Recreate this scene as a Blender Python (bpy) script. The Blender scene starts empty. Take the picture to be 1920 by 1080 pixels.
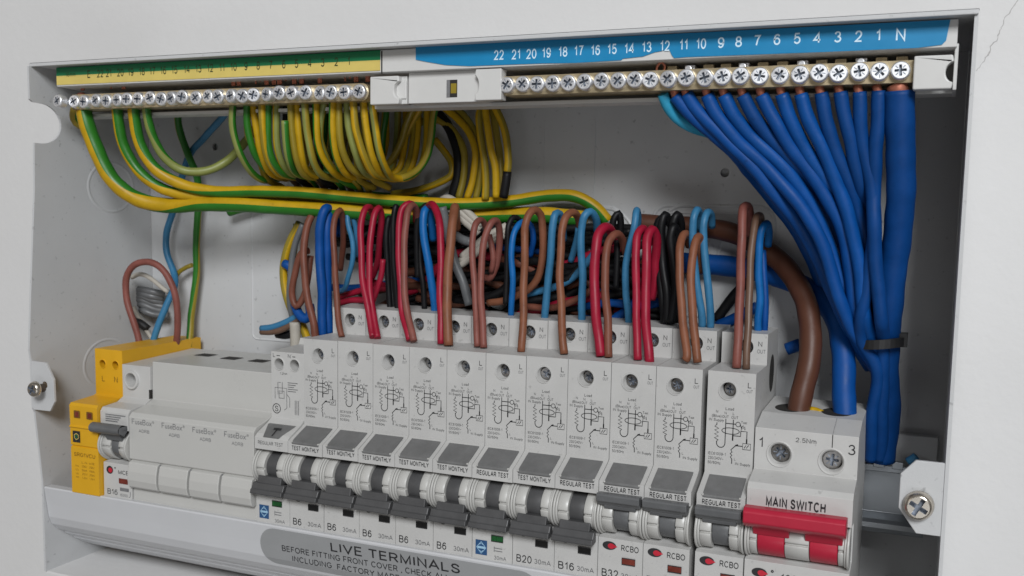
import bpy, bmesh, math, random
from mathutils import Vector, Matrix
from mathutils.geometry import tessellate_polygon
random.seed(7)
S = bpy.context.scene
COL = S.collection
MM = 0.001                                   # everything below is written in millimetres

# ------------------------------------------------------------------ camera, world, lamps, exposure
CAM_ROT = ((0.921438, 0.388082, 0.018550), (0.058181, -0.090619, -0.994185), (-0.384144, 0.917159, -0.106079))
CAM_POS = Vector((278.183, -349.101, 104.142))
FOC, PPX, PPY = 1839.20, 992.81, 597.13       # focal length and principal point, in photo pixels
KX, KY, KZ = 1.0, 1.22, 1.027                 # the working measures below were taken a little flat: stretch to real millimetres


def real(v):
    """working measures (mm) to metres in the scene"""
    return Vector((v[0] * KX, v[1] * KY, v[2] * KZ)) * MM


cam = bpy.data.cameras.new('camera')
cam_o = bpy.data.objects.new('camera', cam)
COL.objects.link(cam_o)
_r, _d, _f = (Vector(v) for v in CAM_ROT)
_m = Matrix((_r, -_d, -_f)).transposed().to_4x4()
_m.translation = CAM_POS * MM
cam_o.matrix_world = _m
cam.sensor_width = 36
cam.lens = FOC * 36 / 1920
cam.shift_x = -(PPX - 960) / 1920
cam.shift_y = (PPY - 540) / 1920
cam.clip_start = 0.01
cam.clip_end = 50
cam.dof.use_dof = True
cam.dof.focus_distance = 0.385
cam.dof.aperture_fstop = 26
S.camera = cam_o

world = bpy.data.worlds.new('World')
S.world = world
world.use_nodes = True
world.node_tree.nodes['Background'].inputs[0].default_value = (1.0, 0.965, 0.93, 1)
world.node_tree.nodes['Background'].inputs[1].default_value = 0.135


def area_lamp(name, loc, target, size, power, col):
    l = bpy.data.lights.new(name, 'AREA')
    l.shape = 'RECTANGLE'
    l.size, l.size_y = size
    l.energy = power
    l.color = col
    o = bpy.data.objects.new(name, l)
    COL.objects.link(o)
    o.location = loc
    o.rotation_euler = (Vector(target) - Vector(loc)).to_track_quat('-Z', 'Y').to_euler()
    return o


area_lamp('key_light', (1.05, -1.95, 1.30), (0.08, 0, 0.03), (0.75, 0.75), 45, (0.96, 0.98, 1.0))  # soft key lamp from the upper right front, source out of view
area_lamp('low_bounce_light', (0.8, -1.6, -0.7), (0.05, 0, -0.02), (1.3, 0.5), 3.2, (0.93, 0.96, 1.0))
area_lamp('room_light', (-1.6, -1.7, 0.7), (0.0, 0, 0.0), (0.9, 0.9), 1.6, (1.0, 0.9, 0.8))
S.view_settings.view_transform = 'Standard'
S.view_settings.look = 'None'
S.view_settings.exposure = 0.26
S.view_settings.gamma = 1
S.view_settings.use_curve_mapping = False


def at(px, py, Y):
    """point (working mm) at depth Y that was measured at a photo pixel"""
    if Y > 52:
        Y = 52 + (Y - 52) * 0.6
    d = _r * ((px - PPX) / FOC) + _d * ((py - PPY) / FOC) + _f
    q = CAM_POS + d * ((Y * KY - CAM_POS.y) / d.y)
    return Vector((q.x / KX, Y, q.z / KZ))


# ------------------------------------------------------------------ materials
def mat(name, rgb, rough=0.5, metal=0.0, mottle=0.06, scale=60.0, bump=0.0, bscale=900.0, spec=0.5, rvar=0.08, coat=0.0, specks=0.0):
    m = bpy.data.materials.new(name)
    m.use_nodes = True
    nt = m.node_tree
    b = nt.nodes['Principled BSDF']
    b.inputs['Metallic'].default_value = metal
    b.inputs['Specular IOR Level'].default_value = spec
    b.inputs['Coat Weight'].default_value = coat
    geo = nt.nodes.new('ShaderNodeNewGeometry')
    n = nt.nodes.new('ShaderNodeTexNoise')
    n.inputs['Scale'].default_value = scale
    n.inputs['Detail'].default_value = 5
    n.inputs['Roughness'].default_value = 0.65
    nt.links.new(geo.outputs['Position'], n.inputs['Vector'])
    ramp = nt.nodes.new('ShaderNodeMapRange')
    ramp.inputs[1].default_value = 0.3
    ramp.inputs[2].default_value = 0.7
    ramp.inputs[3].default_value = 1 - mottle
    ramp.inputs[4].default_value = 1 + mottle
    nt.links.new(n.outputs['Fac'], ramp.inputs[0])
    mul = nt.nodes.new('ShaderNodeVectorMath')
    mul.operation = 'SCALE'
    mul.inputs[0].default_value = rgb
    nt.links.new(ramp.outputs[0], mul.inputs['Scale'])
    col = mul.outputs[0]
    if specks:                                        # dust and small scuffs
        n3 = nt.nodes.new('ShaderNodeTexNoise')
        n3.inputs['Scale'].default_value = 420
        n3.inputs['Detail'].default_value = 3
        nt.links.new(geo.outputs['Position'], n3.inputs['Vector'])
        mp = nt.nodes.new('ShaderNodeMapRange')
        mp.inputs[1].default_value = 0.66
        mp.inputs[2].default_value = 0.76
        mp.inputs[3].default_value = 1.0
        mp.inputs[4].default_value = 1.0 - specks
        nt.links.new(n3.outputs['Fac'], mp.inputs[0])
        m3 = nt.nodes.new('ShaderNodeVectorMath')
        m3.operation = 'SCALE'
        nt.links.new(col, m3.inputs[0])
        nt.links.new(mp.outputs[0], m3.inputs['Scale'])
        col = m3.outputs[0]
    nt.links.new(col, b.inputs['Base Color'])
    r2 = nt.nodes.new('ShaderNodeMapRange')
    r2.inputs[1].default_value = 0.3
    r2.inputs[2].default_value = 0.7
    r2.inputs[3].default_value = max(0.05, rough - rvar)
    r2.inputs[4].default_value = min(1.0, rough + rvar)
    nt.links.new(n.outputs['Fac'], r2.inputs[0])
    nt.links.new(r2.outputs[0], b.inputs['Roughness'])
    if bump:
        n2 = nt.nodes.new('ShaderNodeTexNoise')
        n2.inputs['Scale'].default_value = bscale
        n2.inputs['Detail'].default_value = 6
        nt.links.new(geo.outputs['Position'], n2.inputs['Vector'])
        bp = nt.nodes.new('ShaderNodeBump')
        bp.inputs['Strength'].default_value = 1.0
        bp.inputs['Distance'].default_value = bump
        nt.links.new(n2.outputs['Fac'], bp.inputs['Height'])
        nt.links.new(bp.outputs[0], b.inputs['Normal'])
    return m


M = {
    'plaster': mat('wall_plaster', (0.655, 0.65, 0.645), 0.9, 0, 0.03, 7, 0.00016, 260, 0.2),
    'crack': mat('crack_shadow', (0.43, 0.42, 0.41), 0.95, 0, 0.2, 200),
    'steel': mat('white_powder_coat', (0.53, 0.535, 0.54), 0.42, 0, 0.05, 14, 0.00008, 2200, 0.4, specks=0.3),
    'channel': mat('white_plastic_channel', (0.545, 0.55, 0.565), 0.35, 0, 0.02, 30),
    'plastic': mat('breaker_plastic', (0.485, 0.48, 0.468), 0.45, 0, 0.04, 70, 0.00003, 2600, 0.4, specks=0.22),
    'plastic_b': mat('breaker_plastic_cool', (0.50, 0.495, 0.482), 0.45, 0, 0.04, 70, 0.00003, 2600, 0.4, specks=0.22),
    'guard': mat('guard_plastic', (0.48, 0.475, 0.455), 0.34, 0, 0.012, 40),
    'holder': mat('holder_plastic', (0.60, 0.595, 0.58), 0.4, 0, 0.03, 60),
    'grey': mat('dark_grey_plastic', (0.068, 0.068, 0.07), 0.42, 0, 0.12, 120, 0.00003, 2500),
    'grey2': mat('mid_grey_plastic', (0.115, 0.118, 0.122), 0.4, 0, 0.1, 120, 0.00003, 2500),
    'button': mat('test_button_plastic', (0.14, 0.14, 0.14), 0.45, 0, 0.15, 150, 0.00004, 2500),
    'hole': mat('terminal_depth', (0.02, 0.018, 0.016), 0.8, 0, 0.2, 200),
    'ink': mat('black_ink', (0.018, 0.018, 0.02), 0.6, 0, 0.2, 500),
    'ink2': mat('grey_ink', (0.17, 0.17, 0.175), 0.6, 0, 0.2, 500),
    'inkdim': mat('faint_ink', (0.10, 0.10, 0.105), 0.6, 0, 0.25, 500),
    'inkwhite': mat('pale_blue_ink', (0.62, 0.80, 0.92), 0.5, 0, 0.05, 300),
    'inkolive': mat('olive_ink', (0.035, 0.05, 0.012), 0.6, 0, 0.2, 500),
    'blue_label': mat('blue_label', (0.003, 0.215, 0.45), 0.45, 0, 0.04, 80),
    'green_label': mat('green_label', (0.0, 0.18, 0.065), 0.5, 0, 0.05, 80),
    'yellow_label': mat('yellow_label', (0.66, 0.52, 0.14), 0.5, 0, 0.06, 80),
    'sticker': mat('grey_sticker', (0.29, 0.295, 0.30), 0.5, 0, 0.03, 60),
    'brass': mat('brass', (0.50, 0.41, 0.26), 0.38, 0.7, 0.1, 120),
    'zinc': mat('zinc_screw', (0.86, 0.87, 0.9), 0.42, 0.85, 0.12, 300),
    'darkscrew': mat('terminal_screw_steel', (0.27, 0.26, 0.25), 0.32, 1.0, 0.3, 400),
    'nickel': mat('cover_screw_steel', (0.62, 0.57, 0.50), 0.25, 1.0, 0.15, 300),
    'shank': mat('dull_screw_shank', (0.13, 0.10, 0.075), 0.5, 0.5, 0.3, 400),
    'recess': mat('screw_recess', (0.27, 0.30, 0.35), 0.5, 0.45, 0.5, 700),
    'copper': mat('bare_copper', (0.42, 0.15, 0.095), 0.5, 0.5, 0.15, 400),
    'rail': mat('galvanised_rail', (0.34, 0.36, 0.38), 0.4, 0.8, 0.1, 60),
    'spd': mat('orange_yellow_plastic', (0.66, 0.355, 0.012), 0.42, 0, 0.04, 80, 0.00003, 2500),
    'spdink': mat('brown_ink', (0.16, 0.07, 0.008), 0.6, 0, 0.15, 400),
    'red': mat('red_switch', (0.42, 0.014, 0.04), 0.38, 0, 0.05, 120),
    'redled': mat('red_emblem', (0.50, 0.02, 0.04), 0.4, 0, 0.1, 200),
    'window_red': mat('red_window', (0.16, 0.03, 0.02), 0.25, 0, 0.3, 300),
    'window_black': mat('black_window', (0.008, 0.008, 0.008), 0.25, 0, 0.2, 200),
    'window_green': mat('green_window', (0.01, 0.075, 0.02), 0.25, 0, 0.35, 350),
    'emblem': mat('blue_emblem', (0.02, 0.075, 0.19), 0.5, 0, 0.1, 200),
    'emblem2': mat('pale_emblem', (0.32, 0.52, 0.68), 0.5, 0, 0.1, 200),
    'w_brown': mat('brown_pvc', (0.165, 0.055, 0.034), 0.5, 0, 0.2, 120, 0.00009, 420, 0.32, specks=0.25),
    'w_rose': mat('dusty_brown_pvc', (0.20, 0.066, 0.052), 0.5, 0, 0.2, 120, 0.00009, 420, 0.32, specks=0.25),
    'w_tan': mat('tan_brown_pvc', (0.20, 0.074, 0.038), 0.5, 0, 0.2, 120, 0.00009, 420, 0.32, specks=0.25),
    'w_greyb': mat('grey_brown_pvc', (0.125, 0.07, 0.046), 0.45, 0, 0.14, 90, 0.00005, 700, 0.45),
    'w_tail': mat('brown_tail_sheath', (0.085, 0.031, 0.017), 0.45, 0, 0.1, 60, 0.00005, 500, 0.4),
    'w_red': mat('red_pvc', (0.29, 0.007, 0.028), 0.46, 0, 0.14, 120, 0.00008, 420, 0.34, specks=0.2),
    'w_blue': mat('blue_pvc', (0.001, 0.058, 0.25), 0.52, 0, 0.14, 90, 0.0001, 380, 0.26, specks=0.2),
    'w_blue_d': mat('deep_blue_pvc', (0.001, 0.046, 0.195), 0.55, 0, 0.16, 80, 0.0001, 330, 0.24, specks=0.2),
    'w_blue_l': mat('fresh_blue_pvc', (0.0015, 0.066, 0.275), 0.5, 0, 0.16, 100, 0.0001, 400, 0.26, specks=0.2),
    'w_blue2': mat('bright_blue_pvc', (0.004, 0.115, 0.36), 0.47, 0, 0.14, 120, 0.00008, 420, 0.34, specks=0.2),
    'w_light': mat('light_blue_pvc', (0.036, 0.165, 0.31), 0.47, 0, 0.14, 120, 0.00008, 420, 0.34, specks=0.2),
    'w_cyan': mat('pale_cyan_pvc', (0.03, 0.31, 0.50), 0.47, 0, 0.14, 120, 0.00008, 420, 0.34, specks=0.2),
    'w_black': mat('black_pvc', (0.006, 0.006, 0.007), 0.5, 0, 0.25, 90, 0.00005, 700, 0.25),  # real black wires; also stands in for shade in the tangle
    'w_grey': mat('grey_pvc', (0.12, 0.125, 0.13), 0.45, 0, 0.1, 90, 0.00005, 700, 0.4),
    'w_white': mat('grey_white_sheath', (0.42, 0.39, 0.34), 0.55, 0, 0.1, 90, 0.00008, 700, 0.3),
    'w_yellow': mat('yellow_pvc', (0.47, 0.285, 0.005), 0.47, 0, 0.14, 120, 0.00008, 420, 0.34, specks=0.2),
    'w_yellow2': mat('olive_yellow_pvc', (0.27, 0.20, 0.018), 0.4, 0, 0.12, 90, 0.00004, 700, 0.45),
    'w_green': mat('green_pvc', (0.02, 0.15, 0.012), 0.4, 0, 0.12, 90, 0.00004, 700, 0.45),
    'w_pale': mat('pale_green_pvc', (0.21, 0.235, 0.06), 0.42, 0, 0.12, 90, 0.00004, 700, 0.45),
    'rubber': mat('black_rubber', (0.012, 0.012, 0.013), 0.55, 0, 0.2, 90),
}

# ------------------------------------------------------------------ mesh builder
_glyphs, _chars = {}, {}


def _arc(cx, cy, rx, ry, a0, a1, n=10):
    return [(cx + rx * math.cos(math.radians(a0 + (a1 - a0) * i / n)), cy + ry * math.sin(math.radians(a0 + (a1 - a0) * i / n))) for i in range(n + 1)]


STROKES = {
    'A': (0.60, [[(0.0, 0), (0.30, 0.7), (0.60, 0)], [(0.11, 0.23), (0.49, 0.23)]]),
    'B': (0.52, [[(0.04, 0), (0.04, 0.7), (0.30, 0.7)] + _arc(0.30, 0.535, 0.17, 0.165, 80, -90) + [(0.04, 0.37)], [(0.28, 0.37)] + _arc(0.30, 0.185, 0.21, 0.185, 80, -90) + [(0.04, 0)]]),
    'C': (0.58, [_arc(0.31, 0.35, 0.29, 0.35, 42, 318, 16)]),
    'D': (0.56, [[(0.04, 0), (0.04, 0.7), (0.24, 0.7)] + _arc(0.24, 0.35, 0.31, 0.35, 80, -90) + [(0.04, 0)]]),
    'E': (0.48, [[(0.47, 0), (0.04, 0), (0.04, 0.7), (0.46, 0.7)], [(0.04, 0.37), (0.43, 0.37)]]),
    'F': (0.45, [[(0.04, 0), (0.04, 0.7), (0.45, 0.7)], [(0.04, 0.36), (0.39, 0.36)]]),
    'G': (0.62, [_arc(0.32, 0.35, 0.30, 0.35, 42, 330, 16) + [(0.58, 0.33), (0.35, 0.33)]]),
    'H': (0.56, [[(0.04, 0), (0.04, 0.7)], [(0.52, 0), (0.52, 0.7)], [(0.04, 0.37), (0.52, 0.37)]]),
    'I': (0.10, [[(0.05, 0), (0.05, 0.7)]]),
    'K': (0.55, [[(0.04, 0), (0.04, 0.7)], [(0.50, 0.7), (0.04, 0.25)], [(0.19, 0.39), (0.55, 0)]]),
    'L': (0.44, [[(0.04, 0.7), (0.04, 0), (0.44, 0)]]),
    'M': (0.66, [[(0.04, 0), (0.04, 0.7), (0.33, 0.05), (0.62, 0.7), (0.62, 0)]]),
    'N': (0.56, [[(0.04, 0), (0.04, 0.7), (0.52, 0), (0.52, 0.7)]]),
    'O': (0.64, [_arc(0.32, 0.35, 0.31, 0.35, 90, 450, 20)]),
    'P': (0.50, [[(0.04, 0), (0.04, 0.7), (0.28, 0.7)] + _arc(0.28, 0.51, 0.20, 0.19, 80, -90) + [(0.04, 0.32)]]),
    'R': (0.55, [[(0.04, 0), (0.04, 0.7), (0.30, 0.7)] + _arc(0.30, 0.52, 0.19, 0.18, 80, -90) + [(0.04, 0.34)], [(0.30, 0.34), (0.54, 0)]]),
    'S': (0.52, [[(0.47, 0.52), (0.42, 0.63), (0.27, 0.70), (0.12, 0.66), (0.06, 0.54), (0.12, 0.42), (0.27, 0.36), (0.43, 0.29), (0.49, 0.18), (0.43, 0.05), (0.27, 0), (0.10, 0.05), (0.03, 0.19)]]),
    'T': (0.54, [[(0.0, 0.7), (0.54, 0.7)], [(0.27, 0.7), (0.27, 0)]]),
    'U': (0.56, [[(0.04, 0.7), (0.04, 0.24)] + _arc(0.28, 0.24, 0.24, 0.24, 190, 350) + [(0.52, 0.24), (0.52, 0.7)]]),
    'V': (0.58, [[(0, 0.7), (0.29, 0), (0.58, 0.7)]]),
    'W': (0.86, [[(0, 0.7), (0.21, 0), (0.43, 0.7), (0.65, 0), (0.86, 0.7)]]),
    'X': (0.55, [[(0, 0.7), (0.55, 0)], [(0.55, 0.7), (0, 0)]]),
    'Y': (0.56, [[(0, 0.7), (0.28, 0.33), (0.56, 0.7)], [(0.28, 0.33), (0.28, 0)]]),
    '0': (0.46, [_arc(0.23, 0.35, 0.21, 0.35, 90, 450, 18)]),
    '1': (0.32, [[(0.05, 0.52), (0.16, 0.58), (0.24, 0.70), (0.24, 0)]]),
    '2': (0.46, [[(0.04, 0.50)] + _arc(0.23, 0.50, 0.19, 0.20, 165, -30) + [(0.30, 0.26), (0.03, 0.0), (0.45, 0.0)]]),
    '3': (0.46, [[(0.05, 0.55)] + _arc(0.22, 0.53, 0.17, 0.17, 150, -90), [(0.22, 0.37)] + _arc(0.22, 0.185, 0.21, 0.185, 80, -160)]),
    '4': (0.48, [[(0.36, 0), (0.36, 0.70), (0.02, 0.20), (0.48, 0.20)]]),
    '5': (0.46, [[(0.42, 0.70), (0.11, 0.70), (0.06, 0.36)] + _arc(0.23, 0.225, 0.21, 0.225, 130, -155)]),
    '6': (0.46, [[(0.40, 0.58), (0.33, 0.68), (0.22, 0.70), (0.10, 0.62), (0.04, 0.45), (0.03, 0.24)] + _arc(0.23, 0.22, 0.20, 0.22, 180, 520, 16)]),
    '7': (0.46, [[(0.03, 0.70), (0.44, 0.70), (0.28, 0.42), (0.18, 0)]]),
    '8': (0.46, [_arc(0.23, 0.53, 0.17, 0.17, 90, 450, 16), _arc(0.23, 0.185, 0.205, 0.185, 90, 450, 16)]),
    '9': (0.46, [[(0.06, 0.12), (0.13, 0.02), (0.24, 0.0), (0.36, 0.08), (0.42, 0.25), (0.43, 0.46)] + _arc(0.23, 0.48, 0.20, 0.22, 0, 340, 16)]),
    'm': (0.66, [[(0.04, 0), (0.04, 0.50)], [(0.04, 0.36)] + _arc(0.19, 0.34, 0.15, 0.16, 160, 0, 6) + [(0.34, 0)], [(0.34, 0.36)] + _arc(0.48, 0.34, 0.14, 0.16, 160, 0, 6) + [(0.62, 0)]]),
    '.': (0.12, [[(0.06, 0), (0.06, 0.09)]]),
    ',': (0.12, [[(0.08, 0.08), (0.05, -0.11)]]),
    '/': (0.28, [[(0, -0.02), (0.28, 0.72)]]),
    '-': (0.28, [[(0.02, 0.27), (0.26, 0.27)]]),
}


def stroke_mesh(lines, w):
    vs, fs = [], []
    for k, pts in enumerate(lines):
        n = len(pts)
        closed = n > 8 and (Vector(pts[0]) - Vector(pts[-1])).length < 1e-6
        P = [Vector(p) for p in (pts[:-1] if closed else pts)]
        n = len(P)
        o = len(vs)
        for i in range(n):
            a = P[i - 1] if (closed or i) else None
            b = P[(i + 1) % n] if (closed or i < n - 1) else None
            da = (P[i] - a).normalized() if a is not None else None
            db = (b - P[i]).normalized() if b is not None else None
            d = ((da or db) + (db or da)).normalized() if ((da or db) + (db or da)).length > 0.2 else (da or db)
            nn = Vector((-d.y, d.x))
            ref = Vector((-(db or da).y, (db or da).x))
            m = 1 / max(0.45, abs(nn.dot(ref)))
            for sgn in (1, -1):
                q = P[i] + nn * (sgn * m * w / 2)
                vs.append((q.x, q.y, k))
        for i in range(n if closed else n - 1):
            j = (i + 1) % n
            fs.append((o + 2 * i, o + 2 * j, o + 2 * j + 1, o + 2 * i + 1))
    return vs, fs


def char_shape(ch, bold=0.0):
    """outline faces and advance width of one character (cap height 0.7)"""
    if (ch, bold) in _chars:
        return _chars[(ch, bold)]
    if ch in STROKES:
        wd, lines = STROKES[ch]
        th = 0.085 + bold * 2.2
        lines = [[(x + 0.05 + bold, 0.035 + y * 0.90 if ch not in ',' else y) for x, y in l] for l in lines]
        vs, fs = stroke_mesh(lines, th)
        r = (vs, fs, wd + 0.15 + bold * 2)
    else:
        def run(body):
            c = bpy.data.curves.new('lettering_source', 'FONT')
            c.body = body
            c.size = 1.0
            c.resolution_u = 2
            o = bpy.data.objects.new('lettering_source', c)
            me = o.to_mesh()
            vs = [(v.co.x, v.co.y, 0) for v in me.vertices]
            fs = [tuple(p.vertices) for p in me.polygons]
            o.to_mesh_clear()
            bpy.data.objects.remove(o)
            bpy.data.curves.remove(c)
            return vs, fs
        adv = max(v[0] for v in run('H' + ch + 'H')[0]) - max(v[0] for v in run('HH')[0])
        if ch == ' ':
            r = ([], [], 0.30)
        else:
            vs, fs = run(ch)
            r = (vs, fs, adv)
    _chars[(ch, bold)] = r
    return r


def glyphs(s, bold):
    k = (s, bold)
    if k not in _glyphs:
        vs, fs, x = [], [], 0.0
        for ch in s:
            v, f, adv = char_shape(ch, bold)
            o = len(vs)
            vs += [(a + x, b, layer) for a, b, layer in v]
            fs += [tuple(i + o for i in q) for q in f]
            x += adv
        _glyphs[k] = (vs, fs)
    return _glyphs[k]


class MB:
    def __init__(self):
        self.v, self.f, self.m, self.s, self.mats = [], [], [], [], []

    def mi(self, name):
        if name not in self.mats:
            self.mats.append(name)
        return self.mats.index(name)

    def add(self, vs, fs, m, smooth=False):
        o = len(self.v)
        self.v += [tuple(v) for v in vs]
        k = self.mi(m)
        for f in fs:
            self.f.append(tuple(i + o for i in f))
            self.m.append(k)
            self.s.append(smooth)
        return self

    def box(self, x0, x1, y0, y1, z0, z1, m):
        vs = [(x, y, z) for x in (x0, x1) for y in (y0, y1) for z in (z0, z1)]
        return self.add(vs, [(0, 1, 3, 2), (4, 6, 7, 5), (0, 4, 5, 1), (2, 3, 7, 6), (0, 2, 6, 4), (1, 5, 7, 3)], m)

    def prism(self, prof, x0, x1, m, skip=(), smooth=False, caps=True):
        """profile of (y, z) points swept along x"""
        n = len(prof)
        vs = [(x0, y, z) for y, z in prof] + [(x1, y, z) for y, z in prof]
        fs = [(i, (i + 1) % n, n + (i + 1) % n, n + i) for i in range(n) if i not in skip]
        self.add(vs, fs, m, smooth)
        if caps:
            t = tessellate_polygon([[Vector((y, z, 0)) for y, z in prof]])
            self.add([(x0, y, z) for y, z in prof], [tuple(q) for q in t], m)
            self.add([(x1, y, z) for y, z in prof], [tuple(q) for q in t], m)
        return self

    def plate(self, outer, y0, y1, m, holes=(), wallm=None):
        """outline of (x, z) points, with holes, given a thickness from y0 to y1"""
        loops = [list(outer)] + [list(h) for h in holes]
        flat = [p for l in loops for p in l]
        t = tessellate_polygon([[Vector((x, z, 0)) for x, z in l] for l in loops])
        self.add([(x, y0, z) for x, z in flat], [tuple(q) for q in t], m)
        if y1 is not None:
            self.add([(x, y1, z) for x, z in flat], [tuple(q) for q in t], m)
            for l in loops:
                n = len(l)
                self.add([(x, y, z) for y in (y0, y1) for x, z in l],
                         [(i, (i + 1) % n, n + (i + 1) % n, n + i) for i in range(n)], wallm or m)
        return self

    def lathe(self, c, prof, m, n=24, smooth=True, caps=True):
        """(radius, y) profile turned about an axis through c along y"""
        vs = []
        for r, y in prof:
            for i in range(n):
                a = 2 * math.pi * i / n
                vs.append((c[0] + r * math.cos(a), c[1] + y, c[2] + r * math.sin(a)))
        fs = []
        for j in range(len(prof) - 1):
            for i in range(n):
                k = (i + 1) % n
                fs.append((j * n + i, j * n + k, (j + 1) * n + k, (j + 1) * n + i))
        self.add(vs, fs, m, smooth)
        if caps:
            self.add(vs[:n], [tuple(range(n))], m)
            self.add(vs[-n:], [tuple(range(n))], m)
        return self

    def drum(self, x0, x1, cy, cz, r, a0, a1, m, n=14, smooth=True):
        """cylinder sector about the x axis, from angle a0 to a1 (0 = towards the viewer, 90 = up)"""
        pr = [(cy, cz)] + [(cy - r * math.cos(math.radians(a0 + (a1 - a0) * i / n)),
                            cz + r * math.sin(math.radians(a0 + (a1 - a0) * i / n))) for i in range(n + 1)]
        k = len(pr)
        vs = [(x0, y, z) for y, z in pr] + [(x1, y, z) for y, z in pr]
        self.add(vs, [(i, i + 1, k + i + 1, k + i) for i in range(1, k - 1)], m, smooth)
        self.add(vs, [(0, 1, k + 1, k), (k - 1, 0, k, 2 * k - 1), tuple(range(k)), tuple(range(k, 2 * k))], m)
        return self

    def ring(self, pts, w, m, y=None, to3=None, closed=False):
        """flat printed line of width w along (u, v) points"""
        n = len(pts)
        P = [Vector(p) for p in pts]
        L, Rr = [], []
        for i in range(n):
            a = P[(i - 1) % n] if (closed or i > 0) else P[i]
            b = P[(i + 1) % n] if (closed or i < n - 1) else P[i]
            d = b - a
            if d.length < 1e-9:
                d = Vector((1, 0))
            d.normalize()
            nn = Vector((-d.y, d.x)) * (w / 2)
            L.append(P[i] + nn)
            Rr.append(P[i] - nn)
        f3 = to3 or (lambda u, v: (u, y, v))
        vs = [f3(*p) for p in L] + [f3(*p) for p in Rr]
        e = n if closed else n - 1
        return self.add(vs, [(i, (i + 1) % n, n + (i + 1) % n, n + i) for i in range(e)], m)

    def text(self, s, x, z, h, m, y=None, align='L', w=None, bold=0.0, to3=None, sx=1.0):
        """printed lettering: cap height h, baseline z, fitted to width w when given"""
        vs, fs = glyphs(s, bold)
        if not vs:
            return self
        k = h / 0.70
        u0 = min(v[0] for v in vs)
        u1 = max(v[0] for v in vs)
        kx = (w / (u1 - u0)) if w else k * sx
        ww = (u1 - u0) * kx
        off = {'L': 0, 'C': -ww / 2, 'R': -ww}[align]
        f3 = to3 or (lambda u, v: (u, y, v))
        out = []
        for a, b, layer in vs:
            q = f3(x + off + (a - u0) * kx, z + b * k)
            out.append((q[0], q[1] - 0.012 * layer, q[2]))
        return self.add(out, fs, m)

    def tube(self, pts, r, mats, n=14, step=1.6, phase=0.0, twist=0.0, split=0.55, r_end=None):
        P = spline([Vector((p[0] * KX, p[1] * KY, p[2] * KZ)) for p in pts], step)
        if len(P) < 2:
            return self
        if len(P) > 14 and r < 6:
            w1, w2 = random.uniform(0.10, 0.22), random.uniform(0, 6.28)
            amp = min(0.6, 0.32 * r)
            for i in range(3, len(P) - 3):
                e = min(1.0, (i - 3) / 8, (len(P) - 4 - i) / 8)
                P[i] = P[i] + Vector((math.sin(i * w1 + w2), 0.6 * math.cos(i * w1 * 1.3 + w2), 0.8 * math.sin(i * w1 * 0.8 + w2 * 2))) * (amp * e)
                P[i] = P[i] + Vector((math.sin(i * 0.47 + w2 * 3), 0, 0)) * (0.12 * e)
        T = [(P[min(i + 1, len(P) - 1)] - P[max(i - 1, 0)]).normalized() for i in range(len(P))]
        up = Vector((0, -1, 0))
        if abs(T[0].dot(up)) > 0.9:
            up = Vector((1, 0, 0))
        u = (up - T[0] * up.dot(T[0])).normalized()
        vs = []
        for i, p in enumerate(P):
            u = (u - T[i] * u.dot(T[i])).normalized()
            w = T[i].cross(u)
            rr = r * (1 + 0.018 * math.sin(i * 0.9 + phase * 7))
            tw = twist(i / (len(P) - 1)) if callable(twist) else twist * i * step
            for j in range(n):
                a = 2 * math.pi * j / n + tw
                vs.append(p + (u * math.cos(a) + w * math.sin(a)) * rr)
        groups = {}
        for i in range(len(P) - 1):
            for j in range(n):
                k = (j + 1) % n
                fr = ((j + 0.5) / n + phase) % 1.0
                mm = mats[0] if (len(mats) == 1 or fr < split) else mats[1]
                groups.setdefault(mm, []).append((i * n + j, i * n + k, (i + 1) * n + k, (i + 1) * n + j))
        o = len(self.v)
        self.v += [(q.x / KX, q.y / KY, q.z / KZ) for q in vs]
        for mm, fs in groups.items():
            kk = self.mi(mm)
            for f in fs:
                self.f.append(tuple(a + o for a in f))
                self.m.append(kk)
                self.s.append(True)
        for e in (0, len(P) - 1):
            self.f.append(tuple(o + e * n + j for j in range(n)))
            self.m.append(self.mi(mats[0]))
            self.s.append(False)
        return self

    def mesh(self, name):
        me = bpy.data.meshes.new(name)
        me.from_pydata([(x * KX * MM, y * KY * MM, z * KZ * MM) for x, y, z in self.v], [], self.f)
        for mm in self.mats:
            me.materials.append(M[mm])
        me.polygons.foreach_set('material_index', self.m)
        me.polygons.foreach_set('use_smooth', self.s)
        bm = bmesh.new()
        bm.from_mesh(me)
        bmesh.ops.remove_doubles(bm, verts=bm.verts, dist=2e-6)
        bmesh.ops.recalc_face_normals(bm, faces=bm.faces)
        bm.to_mesh(me)
        bm.free()
        return me

    def build(self, name, parent=None, bevel=0.0, seg=2, loc=None):
        o = bpy.data.objects.new(name, self.mesh(name))
        COL.objects.link(o)
        if parent:
            o.parent = parent
        if loc:
            o.location = loc
        if bevel:
            b = o.modifiers.new('soft_edges', 'BEVEL')
            b.width = bevel * MM
            b.segments = seg
            b.limit_method = 'ANGLE'
            b.angle_limit = math.radians(38)
        return o


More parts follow.
